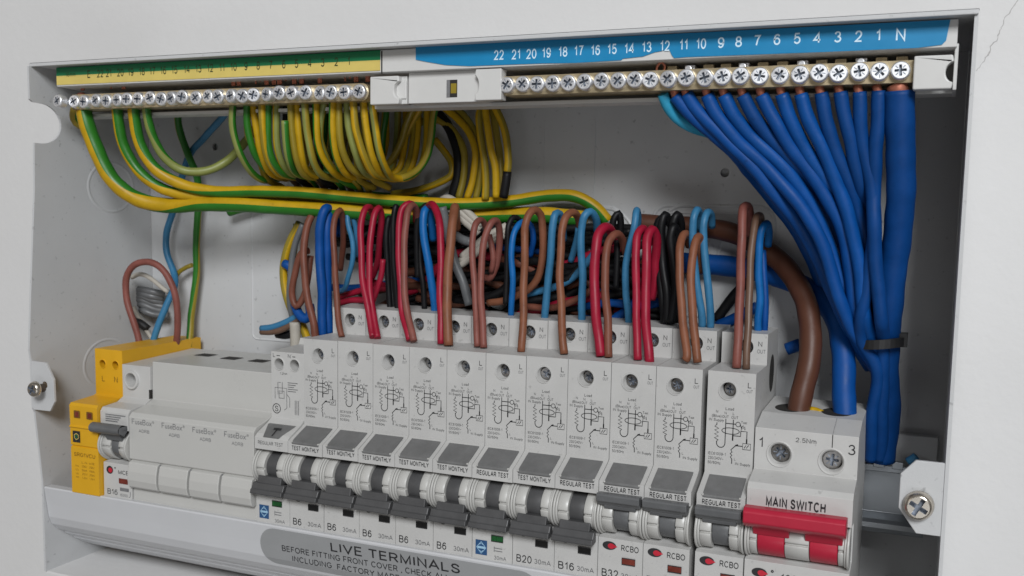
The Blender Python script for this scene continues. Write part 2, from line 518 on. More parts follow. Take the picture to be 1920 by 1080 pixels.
def spline(pts, step):
    P = [Vector(p) for p in pts]
    if len(P) == 2:
        n = max(2, int((P[1] - P[0]).length / step))
        return [P[0].lerp(P[1], i / n) for i in range(n + 1)]
    Q = [P[0] * 2 - P[1]] + P + [P[-1] * 2 - P[-2]]
    out = []
    for i in range(1, len(Q) - 2):
        p0, p1, p2, p3 = Q[i - 1:i + 3]
        n = max(2, int((p2 - p1).length / step))
        # centripetal Catmull-Rom
        t0 = 0.0
        t1 = t0 + max(1e-4, (p1 - p0).length) ** 0.5
        t2 = t1 + max(1e-4, (p2 - p1).length) ** 0.5
        t3 = t2 + max(1e-4, (p3 - p2).length) ** 0.5
        for j in range(n):
            t = t1 + (t2 - t1) * j / n
            a1 = p0 * ((t1 - t) / (t1 - t0)) + p1 * ((t - t0) / (t1 - t0))
            a2 = p1 * ((t2 - t) / (t2 - t1)) + p2 * ((t - t1) / (t2 - t1))
            a3 = p2 * ((t3 - t) / (t3 - t2)) + p3 * ((t - t2) / (t3 - t2))
            b1 = a1 * ((t2 - t) / (t2 - t0)) + a2 * ((t - t0) / (t2 - t0))
            b2 = a2 * ((t3 - t) / (t3 - t1)) + a3 * ((t - t1) / (t3 - t1))
            out.append(b1 * ((t2 - t) / (t2 - t1)) + b2 * ((t - t1) / (t2 - t1)))
    out.append(P[-1])
    return out


def tag(o, label=None, cat=None, group=None, kind=None):
    for k, v in (('label', label), ('category', cat), ('group', group), ('kind', kind)):
        if v:
            o[k] = v
    return o


def thing(name, label, cat, loc=(0, 0, 0), group=None):
    o = bpy.data.objects.new(name, None)
    o.empty_display_size = 0.01
    COL.objects.link(o)
    o.location = real(loc)
    return tag(o, label, cat, group)


def circle(cx, cz, r, n=24, a0=0.0):
    return [(cx + r * math.cos(a0 + 2 * math.pi * i / n), cz + r * math.sin(a0 + 2 * math.pi * i / n)) for i in range(n)]


def rrect(x0, x1, z0, z1, r, n=5):
    out = []
    for cx, cz, a in ((x1 - r, z1 - r, 0), (x0 + r, z1 - r, 90), (x0 + r, z0 + r, 180), (x1 - r, z0 + r, 270)):
        for i in range(n + 1):
            t = math.radians(a + 90 * i / n)
            out.append((cx + r * math.cos(t), cz + r * math.sin(t)))
    return out


def screw_mesh(r, headm, name='terminal_screw', h=1.6):
    """cross-head screw, head facing -y, its top at y = 0"""
    b = MB()
    a, l = 0.14 * r, 0.60 * r
    plus = [(a, l), (-a, l), (-a, a), (-l, a), (-l, -a), (-a, -a), (-a, -l), (a, -l), (a, -a), (l, -a), (l, a), (a, a)]
    b.plate(circle(0, 0, r * 0.84, 24), 0, None, headm, [plus])
    n = 12
    b.add([(x, y, z) for y in (0, 0.42 * r) for x, z in plus],
          [(i, (i + 1) % n, n + (i + 1) % n, n + i) for i in range(n)], 'recess')
    t = tessellate_polygon([[Vector((x, z, 0)) for x, z in plus]])
    b.add([(x, 0.42 * r, z) for x, z in plus], [tuple(q) for q in t], 'recess')
    b.lathe((0, 0, 0), [(r * 0.84, 0), (r * 0.96, 0.10 * r), (r, 0.25 * r), (r, h)], headm, 24, True, False)
    # little tick marks between the arms of the cross
    for k in range(4):
        ang = math.pi / 4 + k * math.pi / 2
        u, w = Vector((math.cos(ang), math.sin(ang))), Vector((-math.sin(ang), math.cos(ang)))
        q = [u * (0.34 * r) + w * (0.05 * r), u * (0.7 * r) + w * (0.05 * r), u * (0.7 * r) - w * (0.05 * r), u * (0.34 * r) - w * (0.05 * r)]
        b.add([(p.x, -0.012 * r, p.y) for p in q], [(0, 1, 2, 3)], 'recess')
    return b.mesh(name)


ZINC_HEAD = screw_mesh(3.1, 'zinc', 'bar_screw', 3.0)
DARK_HEAD = screw_mesh(2.7, 'darkscrew')
BIG_HEAD = screw_mesh(3.7, 'darkscrew')


def put_screw(me, parent, x, y, z, name='terminal_screw', tilt=0.0):
    o = bpy.data.objects.new(name, me)
    COL.objects.link(o)
    o.parent = parent
    o.location = real((x, y, z))
    o.rotation_euler = (random.uniform(-tilt, tilt), random.uniform(0, 6.28), random.uniform(-tilt, tilt))
    return o


# ------------------------------------------------------------------ wall
WALL_Y = 65.0
w = MB()
w.box(-1500, 1700, WALL_Y, WALL_Y + 60, -1100, 1200, 'plaster')
wall = tag(w.build('wall'), 'plain off-white plastered wall behind the open metal box', 'wall', kind='structure')
ck = MB()
cpts = [(1925, -20), (1906, 6), (1897, 17), (1886, 30), (1880, 47), (1874, 60), (1870, 72), (1858, 88), (1852, 104), (1847, 110), (1838, 126), (1828, 136)]
c3 = [at(px, py, 52 + (WALL_Y - 52) / 0.6) for px, py in cpts]
fine = []
for a, b in zip(c3, c3[1:]):
    for k in range(4):
        q = a.lerp(b, k / 4)
        fine.append((q.x + random.uniform(-0.35, 0.35), q.z + random.uniform(-0.35, 0.35)))
for i in range(len(fine) - 1):
    ck.ring(fine[i:i + 2], random.choice((0.16, 0.25, 0.4, 0.3)) * (1.9 if 28 < i < 33 else 1), 'crack', y=WALL_Y - 0.05)
ck.build('crack', wall)

# ------------------------------------------------------------------ steel enclosure
XL, XR, YF, YB, ZT, ZB = -129.3, 283.2, 0.8, 63.1, 165.6, -77.6
box = thing('metal_enclosure', 'open white steel consumer unit housing fixed to the wall', 'enclosure', (76, 67.5, -77))


def child(b, name, parent, bevel=0.0, seg=2):
    """build a part at its world place under a thing whose origin is elsewhere"""
    o = b.build(name, parent, bevel, seg)
    o.location = -parent.location
    return o


b = MB()
holes = [circle(x, z, 1.9, 16) for x, z in ((-84.0, 133.0), (190.0, 120.0))]
b.plate([(XL, ZB), (XR, ZB), (XR, ZT), (XL, ZT)], YB - 1.2, YB, 'steel', holes)
# pressed outlines of the cable entries
def press(outline, wd=0.9, h=0.45, m='steel', y=YB - 1.2):
    n = len(outline)
    P = [Vector(p) for p in outline]
    for sgn in (0,):
        vs = []
        for i in range(n):
            d = (P[(i + 1) % n] - P[i - 1]).normalized()
            nn = Vector((-d.y, d.x))
            for k, yy in ((-wd, 0.02), (-wd * 0.4, -h), (wd * 0.4, -h), (wd, 0.02)):
                q = P[i] + nn * k
                vs.append((q.x, y + yy, q.y))
        fs = []
        for i in range(n):
            j = (i + 1) % n
            for k in range(3):
                fs.append((i * 4 + k, i * 4 + k + 1, j * 4 + k + 1, j * 4 + k))
        b.add(vs, fs, m, True)
p1, p2 = at(1085, 388, 70.0), at(1165, 600, 70.0)
press(rrect(p1.x - 16, p2.x, p2.z, p1.z, 7))
p1, p2 = at(1225, 385, 70.0), at(1445, 600, 70.0)
press(rrect(p1.x, p2.x, p2.z, p1.z, 7))
press(rrect(p1.x + 3, p2.x - 3, p2.z, p1.z - 3, 6), 0.6, 0.3)
q = at(1290, 450, 70.0)
press(circle(q.x, q.z, 15, 28), 0.9, 0.5)
q = at(1135, 450, 70.0)
press(circle(q.x, q.z, 14, 28), 0.9, 0.5)
for px in (940, 1020, 1115):
    q = at(px, 300, 70.0)
    b.box(q.x - 0.5, q.x + 0.5, YB - 1.45, YB - 1.15, 60, 143, 'steel')
q = at(480, 470, 70.0)
press(rrect(q.x - 2, q.x + 26, q.z - 46, q.z + 20, 3), 0.6, 0.3)
child(b, 'back_panel', box)


def side_outline(notched):
    o = [(YF, ZB), (YB - 1.3, ZB), (YB - 1.3, ZT - 0.1), (YF, ZT - 0.1)]
    if notched:
        arc = [(4.0 + 9.6 * math.sin(math.radians(a)), 139.7 + 9.4 * math.cos(math.radians(a))) for a in range(0, 181, 12)]
        o = o[:3]
        o[0] = (-1.2, ZB)
        o += [(-1.0, ZT - 0.1), (-1.0, 150.4), (0.4, 149.2)] + arc + [(0.5, 130.3), (-0.2, 107.3), (-1.8, 84.7), (-3.7, 57.0), (-5.2, 33.0), (-4.6, 28.2), (-4.4, 4.6), (-3.6, 2.4), (-2.0, -18.2), (-1.0, -32.5)]
    return o


def side(x0, x1, notched, name):
    s = MB()
    out = side_outline(notched)
    t = tessellate_polygon([[Vector((y, z, 0)) for y, z in out]])
    n = len(out)
    for x in (x0, x1):
        s.add([(x, y, z) for y, z in out], [tuple(q) for q in t], 'steel')
    s.add([(x, y, z) for x in (x0, x1) for y, z in out], [(i, (i + 1) % n, n + (i + 1) % n, n + i) for i in range(n)], 'steel')
    if notched:                                        # pressed round cable entries
        for cy, cz, r in ((39, 111, 12.5), (34, 20, 12.5)):
            nn = 28
            vs = []
            for i in range(nn):
                a = 2 * math.pi * i / nn
                for rr, h in ((r - 0.9, -0.02), (r - 0.3, 0.22), (r + 0.3, 0.22), (r + 0.9, -0.02)):
                    vs.append((x1 + h, cy + rr * math.cos(a), cz + rr * math.sin(a)))
            s.add(vs, [(i * 4 + k, i * 4 + k + 1, ((i + 1) % nn) * 4 + k + 1, ((i + 1) % nn) * 4 + k) for i in range(nn) for k in range(3)], 'steel', True)
    return child(s, name, box)


side(XL - 1.2, XL, True, 'side_panel')
side(XR, XR + 1.2, False, 'side_panel')
b = MB()
b.prism([(YF - 0.2, ZT), (YB, ZT), (YB, ZT + 1.2), (YF - 0.2, ZT + 1.2)], XL - 1.2, XR + 1.2, 'steel')
b.box(XL - 1.2, XR + 1.2, YF - 1.0, YF - 0.2, ZT - 0.3, ZT + 1.2, 'steel')
child(b, 'top_panel', box, 0.3)
b = MB()
b.prism([(YF - 1.4, ZB), (YB, ZB), (YB, ZB - 1.2), (YF - 1.4, ZB - 1.2)], XL - 1.2, XR + 1.2, 'plaster')  # wall finish on steel: warm lit tone put into the colour
child(b, 'bottom_panel', box)
# fixing tabs bent in from the sides
tz = [at(1770, 868, 1.5).z, at(1770, 1006, 1.5).z]
tx = at(1686, 930, 1.5).x
b = MB()
zc = (tz[0] + tz[1]) / 2
b.plate([(XR - 0.1, tz[1]), (XR - 0.1, tz[0]), (tx + 4.6, tz[0]), (tx, tz[0] - 5), (tx, tz[1] + 8), (tx + 6, tz[1])], YF + 0.1, YF + 1.4, 'steel', [circle(at(1722, 953, 1.5).x, at(1722, 953, 1.5).z, 2.2, 16)])
child(b, 'fixing_tab', box, 0.25)
b = MB()
TY = -4.4
l0, l1 = at(62, 677, TY).z, at(64, 768, TY).z
lx = at(101, 720, TY).x
b.plate([(XL - 0.1, l1), (lx - 3.2, l1 + 0.2), (lx, l1 + 5), (lx - 0.2, l0 - 8.0), (lx - 5, l0 - 0.2), (XL - 0.1, l0)], TY, TY + 1.0, 'steel', [circle(at(84, 722, TY).x, at(84, 722, TY).z, 1.7, 16)])
child(b, 'fixing_tab', box, 0.25)
# front channel below the devices
front = [(-0.9, -35.6), (0.2, -44.0), (0.9, -50.5), (2.3, -54.6), (5.0, -58.0), (7.4, -59.9), (8.3, -60.0), (8.6, -61.3), (12.0, -64.1), (12.8, -64.2), (13.1, -65.4), (19.5, -70.4), (25.4, -74.0), (26.4, -73.0), (16, -64.5), (4.0, -52), (3.0, -35.0), (-0.6, -35.0)]
b = MB()
b.prism(front, XL + 0.3, 276, 'channel')
chan = child(b, 'front_channel', box, 0.25)


def chy(z):
    for (y0, z0), (y1, z1) in zip(front, front[1:4]):
        if z1 <= z <= z0:
            return y0 + (y1 - y0) * (z - z0) / (z1 - z0)
    return front[0][0]


b = MB()
o = []
pts = rrect(2.4, 139, -53.2, -36.4, 8.4, 7)
for zz0, zz1 in ((-44.0, -36.4), (-50.5, -44.0), (-54.0, -50.5)):
    # clip the outline to each flat of the channel
    poly = []
    n = len(pts)
    for i in range(n):
        a, c = pts[i], pts[(i + 1) % n]
        ina, inc = zz0 - 1e-6 <= a[1] <= zz1 + 1e-6, zz0 - 1e-6 <= c[1] <= zz1 + 1e-6
        if ina:
            poly.append(a)
        for lim in sorted((zz0, zz1), reverse=a[1] > c[1]):
            if (a[1] - lim) * (c[1] - lim) < 0:
                t = (lim - a[1]) / (c[1] - a[1])
                poly.append((a[0] + (c[0] - a[0]) * t, lim))
    t = tessellate_polygon([[Vector((x, z, 0)) for x, z in poly]])
    b.add([(x, chy(z) - 0.10, z) for x, z in poly], [tuple(q) for q in t], 'sticker')
st3 = lambda u, v: (u, chy(v) - 0.16, v)
b.text('LIVE TERMINALS', 40.4, -42.2, 4.0, 'ink', to3=st3, w=63, bold=0.012)
b.text('BEFORE FITTING FRONT COVER , CHECK ALL CONNECTIONS', 14.2, -46.2, 2.55, 'ink', to3=st3, w=113, bold=0.01)
b.text('INCLUDING  FACTORY MADE CONNECTIONS', 19.4, -50.3, 2.55, 'ink', to3=st3, w=85, bold=0.01)
o = b.build('warning_sticker', chan)

# cover screws
def cover_screw(px, py, y, r, label, stem):
    p = at(px, py, y)
    t = thing('cover_screw', label, 'screw', (p.x, y, p.z))
    s = MB()
    a, l = 0.15 * r, 0.62 * r
    plus = [(a, l), (-a, l), (-a, a), (-l, a), (-l, -a), (-a, -a), (-a, -l), (a, -l), (a, -a), (l, -a), (l, a), (a, a)]
    nn = 28
    rings = [(r * 0.70, 0.0), (r * 0.86, 0.12 * r), (r * 0.97, 0.32 * r), (r, 0.5 * r), (r * 0.9, 0.58 * r)]
    s.plate(circle(0, 0, r * 0.70, nn), 0, None, 'nickel', [plus])
    s.lathe((0, 0, 0), rings, 'nickel', nn, True, False)
    s.add([(x, yy, z) for yy in (0, 0.4 * r) for x, z in plus], [(i, (i + 1) % 12, 12 + (i + 1) % 12, 12 + i) for i in range(12)], 'recess')
    tt = tessellate_polygon([[Vector((x, z, 0)) for x, z in plus]])
    s.add([(x, 0.4 * r, z) for x, z in plus], [tuple(q) for q in tt], 'recess')
    h = s.build('head', t)
    h.rotation_euler = (0, 0.5, 0)
    s = MB()
    prof = [(r * 0.46, 0.5 * r)]
    yy = 0.5 * r
    while yy < stem:
        prof += [(r * 0.52, yy + 0.25), (r * 0.43, yy + 0.6)]
        yy += 0.7
    s.lathe((0, 0, 0), prof, 'shank', 16)
    s.build('shank', t)


cover_screw(1722, 952, -2.4, 5.0, 'large cross-head cover screw in the tab at the lower right corner', 9)
cover_screw(59, 731, -10.0, 3.9, 'small cross-head cover screw standing out of the left tab', 6)
# fixings through the back panel
for px, py, r, lab in ((371, 240, 3.2, 'dark round fixing screw in the back panel beside the thin blue wire'),
                       (1632, 215, 2.0, 'small dark fixing hole plug behind the blue neutral wires')):
    p = at(px, py, 69.0)
    s = MB()
    s.lathe((0, 0, 0), [(r * 0.3, -0.3), (r * 0.8, 0.1), (r, 0.9), (r, 1.9)], 'darkscrew', 20)
    o = s.build('fixing_screw')
    o.location = real(p)
    tag(o, lab, 'screw')
p = at(222, 600, 50)
s = MB()
s.tube([(XL + 0.5, p.y, p.z), (XL + 5, p.y - 1, p.z - 0.5), (XL + 9, p.y + 1, p.z - 4)], 2.2, ['rubber'])
tag(s.build('cable_plug'), 'short dark plug poking out of the left side wall low down', 'plug')

# ------------------------------------------------------------------ terminal carriers and bars
car = thing('terminal_carrier', 'white plastic carrier strip across the top holding both terminal bars', 'carrier', (70, 20, 150))
b = MB()
# label shelf, back plate and lower lip
b.prism([(5.0, 156.6), (5.0, 165.3), (6.6, 165.3), (6.6, 158.0), (24, 158.0), (24, 143.5), (15.0, 143.5), (15.0, 145.0), (22.4, 145.0), (22.4, 156.0)], -119.8, 278.6, 'holder')
child(b, 'shelf', car, 0.25)
b = MB()
b.box(at(766, 160, 7.6).x, at(890, 160, 7.6).x + 4, 7.6, 22.2, 144.3, 156.5, 'holder')
child(b, 'centre_block', car, 0.3)
b = MB()
s0, s1 = at(838, 150, 7.5), at(857, 182, 7.5)
b.box(s0.x, s1.x, 7.48, 7.7, s1.z, s0.z, 'hole')
b.box(s0.x - 0.1, s0.x + 1.4, 7.42, 7.7, s1.z, s0.z, 'ink2')
b.box(s0.x + 1.8, s1.x - 0.3, 7.44, 7.7, s1.z + 1.5, s0.z - 1.4, 'w_yellow2')
child(b, 'slot', car)
# narrow joint between the earth and neutral halves
b = MB()
b.box(61.3, 61.9, 4.93, 5.05, 156.0, 164.9, 'hole')
child(b, 'joint', car)


def clip(x0, x1, z0, z1, bite, name='end_clip'):
    """white clip with a round bite out of one or both sides"""
    c = MB()
    zc = (z0 + z1) / 2
    out = []
    r = (z1 - z0) * 0.30
    out.append((x0 + 0.4, z0))
    out.append((x1 - 0.4, z0))
    if 'R' in bite:
        out += [(x1 - r * 0.75 * math.sin(math.radians(a)), zc - r * math.cos(math.radians(a))) for a in range(0, 181, 15)]
    out.append((x1 - 0.4, z1))
    out.append((x0 + 0.4, z1))
    if 'L' in bite:
        out += [(x0 + r * 0.5 * math.sin(math.radians(a)), zc + r * math.cos(math.radians(a))) for a in range(0, 181, 15)]
    c.plate(out, 5.2, 9.4, 'holder')
    return child(c, name, car, 0.5, 3)


for pa, pb, bite in (((692, 144), (748, 195), 'R'), ((890, 130), (941, 187), 'L'), ((1712, 105), (1786, 166), 'R')):
    qa, qb = at(*pa, 5.2), at(*pb, 5.2)
    clip(qa.x, qb.x, qb.z, qa.z, bite)
b = MB()
b.box(66.0, at(763, 160, 7.6).x, 7.6, 9.4, 144.2, 155.2, 'holder')
b.box(67.0, 71.6, 7.1, 7.6, 146.2, 153.4, 'holder')
child(b, 'clip_seat', car, 0.3)
b = MB()
b.box(278.0, 279.2, 6.6, 24, 143.4, 158.0, 'holder')
child(b, 'end_cap', car, 0.3)
# earth label
b = MB()
b.box(-119.4, 60.9, 4.75, 4.95, 161.4, 165.2, 'green_label')
b.box(-119.4, 60.9, 4.75, 4.95, 157.3, 161.4, 'yellow_label')
for n, px in zip(['E'] + list(range(22, 0, -1)), (166, 187, 203, 225, 245, 266, 286, 306, 327, 350, 372, 394, 416, 438, 461, 484, 508, 532, 556, 580, 605, 630, 654)):
    p = at(px, 130 - 20 * (px - 166) / 488, 4.7)
    b.text(str(n), p.x, 159.9, 3.3, 'inkolive', y=4.70, align='C', sx=0.72, bold=0.01)
b.text('16mm', at(132, 137, 4.7).x, 160.9, 1.9, 'inkolive', y=4.70, align='C', sx=0.9)
tag(child(b, 'earth_label', car), 'green and yellow numbered earth label')
# neutral label, torn at its lower edge
b = MB()
xs = lambda px, py: at(px, py, 4.9)
out = [(px, py) for px, py in ((780, 88), (1782, 37), (1774, 76), (1766, 84), (1720, 90), (1560, 97), (1400, 103), (1290, 107), (1264, 109), (1260, 104), (1256, 95), (1250, 93), (1240, 96), (1228, 98), (1206, 106), (1168, 110), (1165, 113), (1080, 118), (1016, 119), (960, 121), (880, 124), (836, 122), (800, 116), (780, 112))]
o3 = [xs(*p) for p in out]
b.plate([(p.x, p.z) for p in o3], 4.72, 4.96, 'blue_label')
for n, px, py in (('22', 935, 103), ('21', 967, 102), ('20', 996, 101), ('19', 1025, 99), ('18', 1056, 97), ('17', 1086, 95), ('16', 1117, 94), ('15', 1148, 92), ('14', 1180, 91), ('13', 1213, 88), ('12', 1247, 86), ('11', 1282, 84),
                  ('10', 1315, 82), ('9', 1352, 80), ('8', 1385, 78), ('7', 1421, 76), ('6', 1457, 74), ('5', 1495, 72), ('4', 1531, 71), ('3', 1571, 69), ('2', 1609, 68), ('1', 1647, 66), ('N', 1689, 65)):
    p = at(px, py, 4.7)
    hh = 3.5 if n != 'N' else 3.9
    b.text(n, p.x, p.z - hh / 2, hh, 'inkwhite', y=4.66, align='C', sx=0.72 if len(n) > 1 else 0.9, bold=0.012)
tag(child(b, 'neutral_label', car), 'blue numbered neutral label with a torn lower edge')

# bars with their screws
NX = [at(px, 150, 6.5).x for px in (952, 980, 1008, 1037, 1066, 1097, 1128, 1159, 1190, 1220, 1253, 1287, 1322, 1355, 1389, 1425, 1462, 1500, 1536, 1572, 1611, 1649, 1688)]
nb = thing('terminal_bar', 'brass neutral terminal bar with round cross-head screws under the blue label', 'terminal bar', (190, 10, 150))
b = MB()
b.plate([(NX[0] - 1.6 - 3.4 * math.sin(math.radians(a)), 149.9 + 3.6 * math.cos(math.radians(a))) for a in range(0, 181, 15)] +
        [(NX[-1] + 3.6 + 3.4 * math.sin(math.radians(a)), 149.9 - 3.6 * math.cos(math.radians(a))) for a in range(0, 181, 15)], 7.6, 16.5, 'brass')
child(b, 'bar', nb, 0.3)
for x in NX:
    o = put_screw(ZINC_HEAD, nb, 0, 0, 0, 'bar_screw', 0.07)
    o.location = real((x, random.uniform(5.2, 6.0), 150.1 + random.uniform(-0.25, 0.25))) - nb.location
# loose screws' square shanks standing above the bar for the used ways
for i, x in enumerate(NX[10:]):
    b = MB()
    if i % 3 == 1:
        b.lathe((0, 0, 0), [(1.3, 0), (1.3, 6)], 'zinc', 12)
    b.box(-1.9, 1.9, 2.0, 6.0, -0.2, 1.6, 'zinc' if i % 3 == 1 else 'brass')
    o = b.build('clamp', nb, 0.3)
    o.location = real((x, 8.2, 153.7)) - nb.location
EX0, EX1, EN = at(122, 186, 6.5).x, at(674, 170, 6.5).x, 26
eb = thing('terminal_bar', 'brass earth terminal bar packed with cross-head screws under the green and yellow label', 'terminal bar', (-35, 10, 150))
b = MB()
b.plate([(-113.5, 146.1), (50.2, 146.1)] + [(50.2 + 3.2 * math.sin(math.radians(a)), 149.6 - 3.5 * math.cos(math.radians(a))) for a in range(15, 180, 15)] + [(50.2, 153.1), (-113.5, 153.1)], 7.6, 16.5, 'brass')
child(b, 'bar', eb, 0.3)
for i in range(EN):
    x = EX0 + (EX1 - EX0) * i / (EN - 1)
    o = put_screw(ZINC_HEAD, eb, 0, 0, 0, 'bar_screw', 0.16)
    dz = 0.3
    o.location = real((x, (5.5 if i else 2.6) + random.uniform(-0.8, 0.6), 149.7 + random.uniform(-0.4, 0.4))) - eb.location
# ------------------------------------------------------------------ rail
rail = thing('mounting_rail', 'grey metal mounting rail behind the breakers, bare at its right end', 'rail', (76, 52, -7))
b = MB()
b.prism([(50.5, 6.4), (50.5, 3.6), (55.5, 2.8), (55.5, -14.2), (50.5, -15.4), (49.2, -16.6), (48.8, -18.4), (49.4, -20.2), (50.8, -20.9), (52.4, -20.0), (52.4, -16.6), (57, -15.6), (57, 4.2), (52, 5.0), (52, 6.4)], -112, 277.5, 'rail')
child(b, 'rail_profile', rail, 0.3)
b = MB()
b.box(258, 281, 57.4, 61.6, -14, 17.5, 'steel')
child(b, 'bracket', rail, 0.4)
b = MB()
for x in (257.5, 264.5):
    b.box(x, x + 4.2, 49.9, 52.2, 5.4, 8.2, 'rail')
child(b, 'notched_edge', rail, 0.2)

# ------------------------------------------------------------------ breakers
def hole_face(b, x0, x1, z0, z1, y, holes, m, depth=7.0):
    """flat front face with chamfered screw wells"""
    b.plate([(x0, z0), (x1, z0), (x1, z1), (x0, z1)], y, None, m, [circle(cx, cz, rf, 24) for cx, cz, r, rf in holes])
    for cx, cz, r, rf in holes:
        b.lathe((cx, y, cz), [(rf, 0), (rf - 0.08, -0.28), (rf - 0.35, -0.3), (r, 0.5), (r, depth)], m, 24, True, False)
        b.lathe((cx, y, cz), [(r, depth), (r * 0.1, depth + 0.1)], 'hole', 24, False, False)


def handle(b, x0, x1, zc, sg, m, necks, lip=2.2, drum_r=6.5, cy=6.5, out=0.0):
    """toggle: drum(s) in the guard plus the wide finger bar, up (sg=1) or down (sg=-1)"""
    Z = lambda s: zc + sg * s
    for xa, xb in necks:
        b.drum(xa, xb, cy, -10.3, drum_r, -82, 82, m, 20)
    s0 = 4.9 if sg > 0 else 3.4
    b.prism([(-0.95 - out, Z(s0)), (-1.62 - out, Z(6.5)), (2.0, Z(6.5)), (2.0, Z(s0))], x0 + 2.3, x1 - 2.0, m)
    b.prism([(-1.6 - out, Z(6.4)), (-2.6 - out, Z(11.2 - lip - 0.2)), (-3.3 - out, Z(11.2 - lip)), (-3.7 - out, Z(10.7)), (-3.1 - out, Z(11.2)), (0.6, Z(10.8)), (0.4, Z(6.4))], x0, x1, m)


def guards(b, x0, necks, w, m, zc=-10.3):
    """white drum cheeks each side of the toggle and the thin round flanges at the module edges"""
    edges = []
    prev = x0 + 1.9
    for xa, xb in necks:
        edges.append((prev, xa - 0.15))
        prev = xb + 0.15
    edges.append((prev, x0 + w - 1.9))
    for xa, xb in edges:
        b.drum(xa, xb, 6.5, zc, 7.7, -74, -4.5, m, 12)
        b.drum(xa, xb, 6.5, zc, 7.7, 2.5, 74, m, 12)
        b.drum(xa + 0.05, xb - 0.05, 6.5, zc, 7.0, -10, 10, m, 4)
    for xa, xb in ((x0 + 0.15, x0 + 1.0), (x0 + 1.05, x0 + 1.85), (x0 + w - 1.0, x0 + w - 0.15), (x0 + w - 1.85, x0 + w - 1.05)):
        rr = 8.6 if (xa - x0 < 0.5 or x0 + w - xb < 0.5) else 8.1
        b.drum(xa, xb, 6.5, zc, rr, -80, 78, m, 20)


RECESS = [(0.0, 3.0), (0.0, -2.2), (3.5, -2.4), (7.5, -3.2), (7.5, -17.0), (3.0, -18.4), (0.9, -18.8), (0.8, -36.2), (1.6, -37.0), (52, -37.0)]


def diagram(b, x0, y):
    """printed wiring diagram on the front of a breaker tower"""
    L = lambda pts, w=0.32, c=False: b.ring([(x0 + u, v) for u, v in pts], w, 'ink', y=y, closed=c)
    T = lambda s, u, v, h, w=None, al='C', k='ink': b.text(s, x0 + u, v, h, k, y=y, align=al, w=w)
    T('Load', 8.7, 31.9, 1.1)
    T('N', 4.0, 30.6, 0.95)
    T('N', 7.2, 30.3, 0.95)
    T('L', 10.2, 30.3, 0.95)
    T('(Blue)', 3.9, 29.0, 1.0, 3.6)
    T('OUT', 7.2, 28.9, 1.0, 2.4)
    T('OUT', 10.7, 28.9, 1.0, 2.5)
    T('IN Supply', 3.9, 27.5, 1.0, 5.6)
    L([(7.4, 28.6), (7.4, 19.6)] + [(5.8 + 1.6 * math.cos(math.radians(a)), 19.6 - 1.7 * math.sin(math.radians(a))) for a in range(20, 161, 20)] + [(4.2, 20.2)])
    L([(4.1, 27.0), (4.1, 26.2)] + [(4.1 + (0.75 if k % 2 else -0.75), 25.6 - k * 0.72) for k in range(8)] + [(4.2, 20.0)])
    L([(10.2, 28.6), (10.2, 21.2)])
    L([(10.2, 23.0), (10.2, 20.8)], 0.5)
    L([(9.3 + 3.3 * math.cos(math.radians(a)), 24.3 + (1.15 if math.sin(math.radians(a)) > 0 else 1.15) * math.sin(math.radians(a)) * min(1, 1.6 * abs(math.sin(math.radians(a))) + 0.25)) for a in range(0, 360, 15)], 0.26, True)
    L([(7.4, 27.0), (11.2, 27.0)])
    L(circle(12.0, 27.0, 0.85, 12), 0.24, True)
    T('Test', 14.2, 27.4, 0.95, 2.2)
    L([(13.2, 25.9), (13.9, 26.8), (13.9, 25.5), (14.5, 26.4), (14.6, 25.2)])
    L([(12.8, 27.0), (13.4, 25.6), (13.1, 24.6), (15.4, 24.6), (15.4, 20.5)])
    L([(15.4, 21.9), (15.4, 20.3)], 0.5)
    L([(10.2, 22.7), (13.1, 22.7), (13.1, 24.6)])
    L([(14.0, 20.2), (16.9, 20.2), (16.9, 18.0), (14.0, 18.0)], 0.24, True)
    L([(14.6, 18.5), (15.3, 19.7), (15.3, 18.5), (16.2, 19.7)])
    L([(14.0, 19.1), (11.6, 19.1)])
    L([(12.3, 19.5), (11.3, 19.1)], 0.55)
    L([(11.4, 19.1), (10.5, 18.2), (9.7, 17.4), (10.2, 16.6), (9.5, 16.0), (10.2, 15.4), (9.6, 14.8), (10.2, 14.0), (10.2, 12.3)])
    T('L', 11.3, 13.6, 0.85)
    T('IN Supply', 14.3, 12.0, 0.95, 5.6)
    T('IEC61009-1', 1.2, 14.9, 1.05, 6.6, 'L')
    T('230/240V~', 1.2, 13.2, 1.05, 5.8, 'L')
    T('50/60Hz', 1.2, 11.5, 1.05, 4.8, 'L')


def teardrop_emblem(b, cx, cz, y, k=1.0):
    b.plate([(cx + 2.75 * k * math.cos(t), cz + 1.65 * k * math.sin(t)) for t in [2 * math.pi * i / 24 for i in range(24)]], y, None, 'ink')
    tear = [(cx + 0.75 * k + 1.35 * k * math.cos(math.radians(a)), cz - 0.1 * k + 1.05 * k * math.sin(math.radians(a))) for a in range(45, 316, 18)] + [(cx + 3.3 * k, cz - 0.1 * k)]
    b.plate(tear, y - 0.04, None, 'redled')


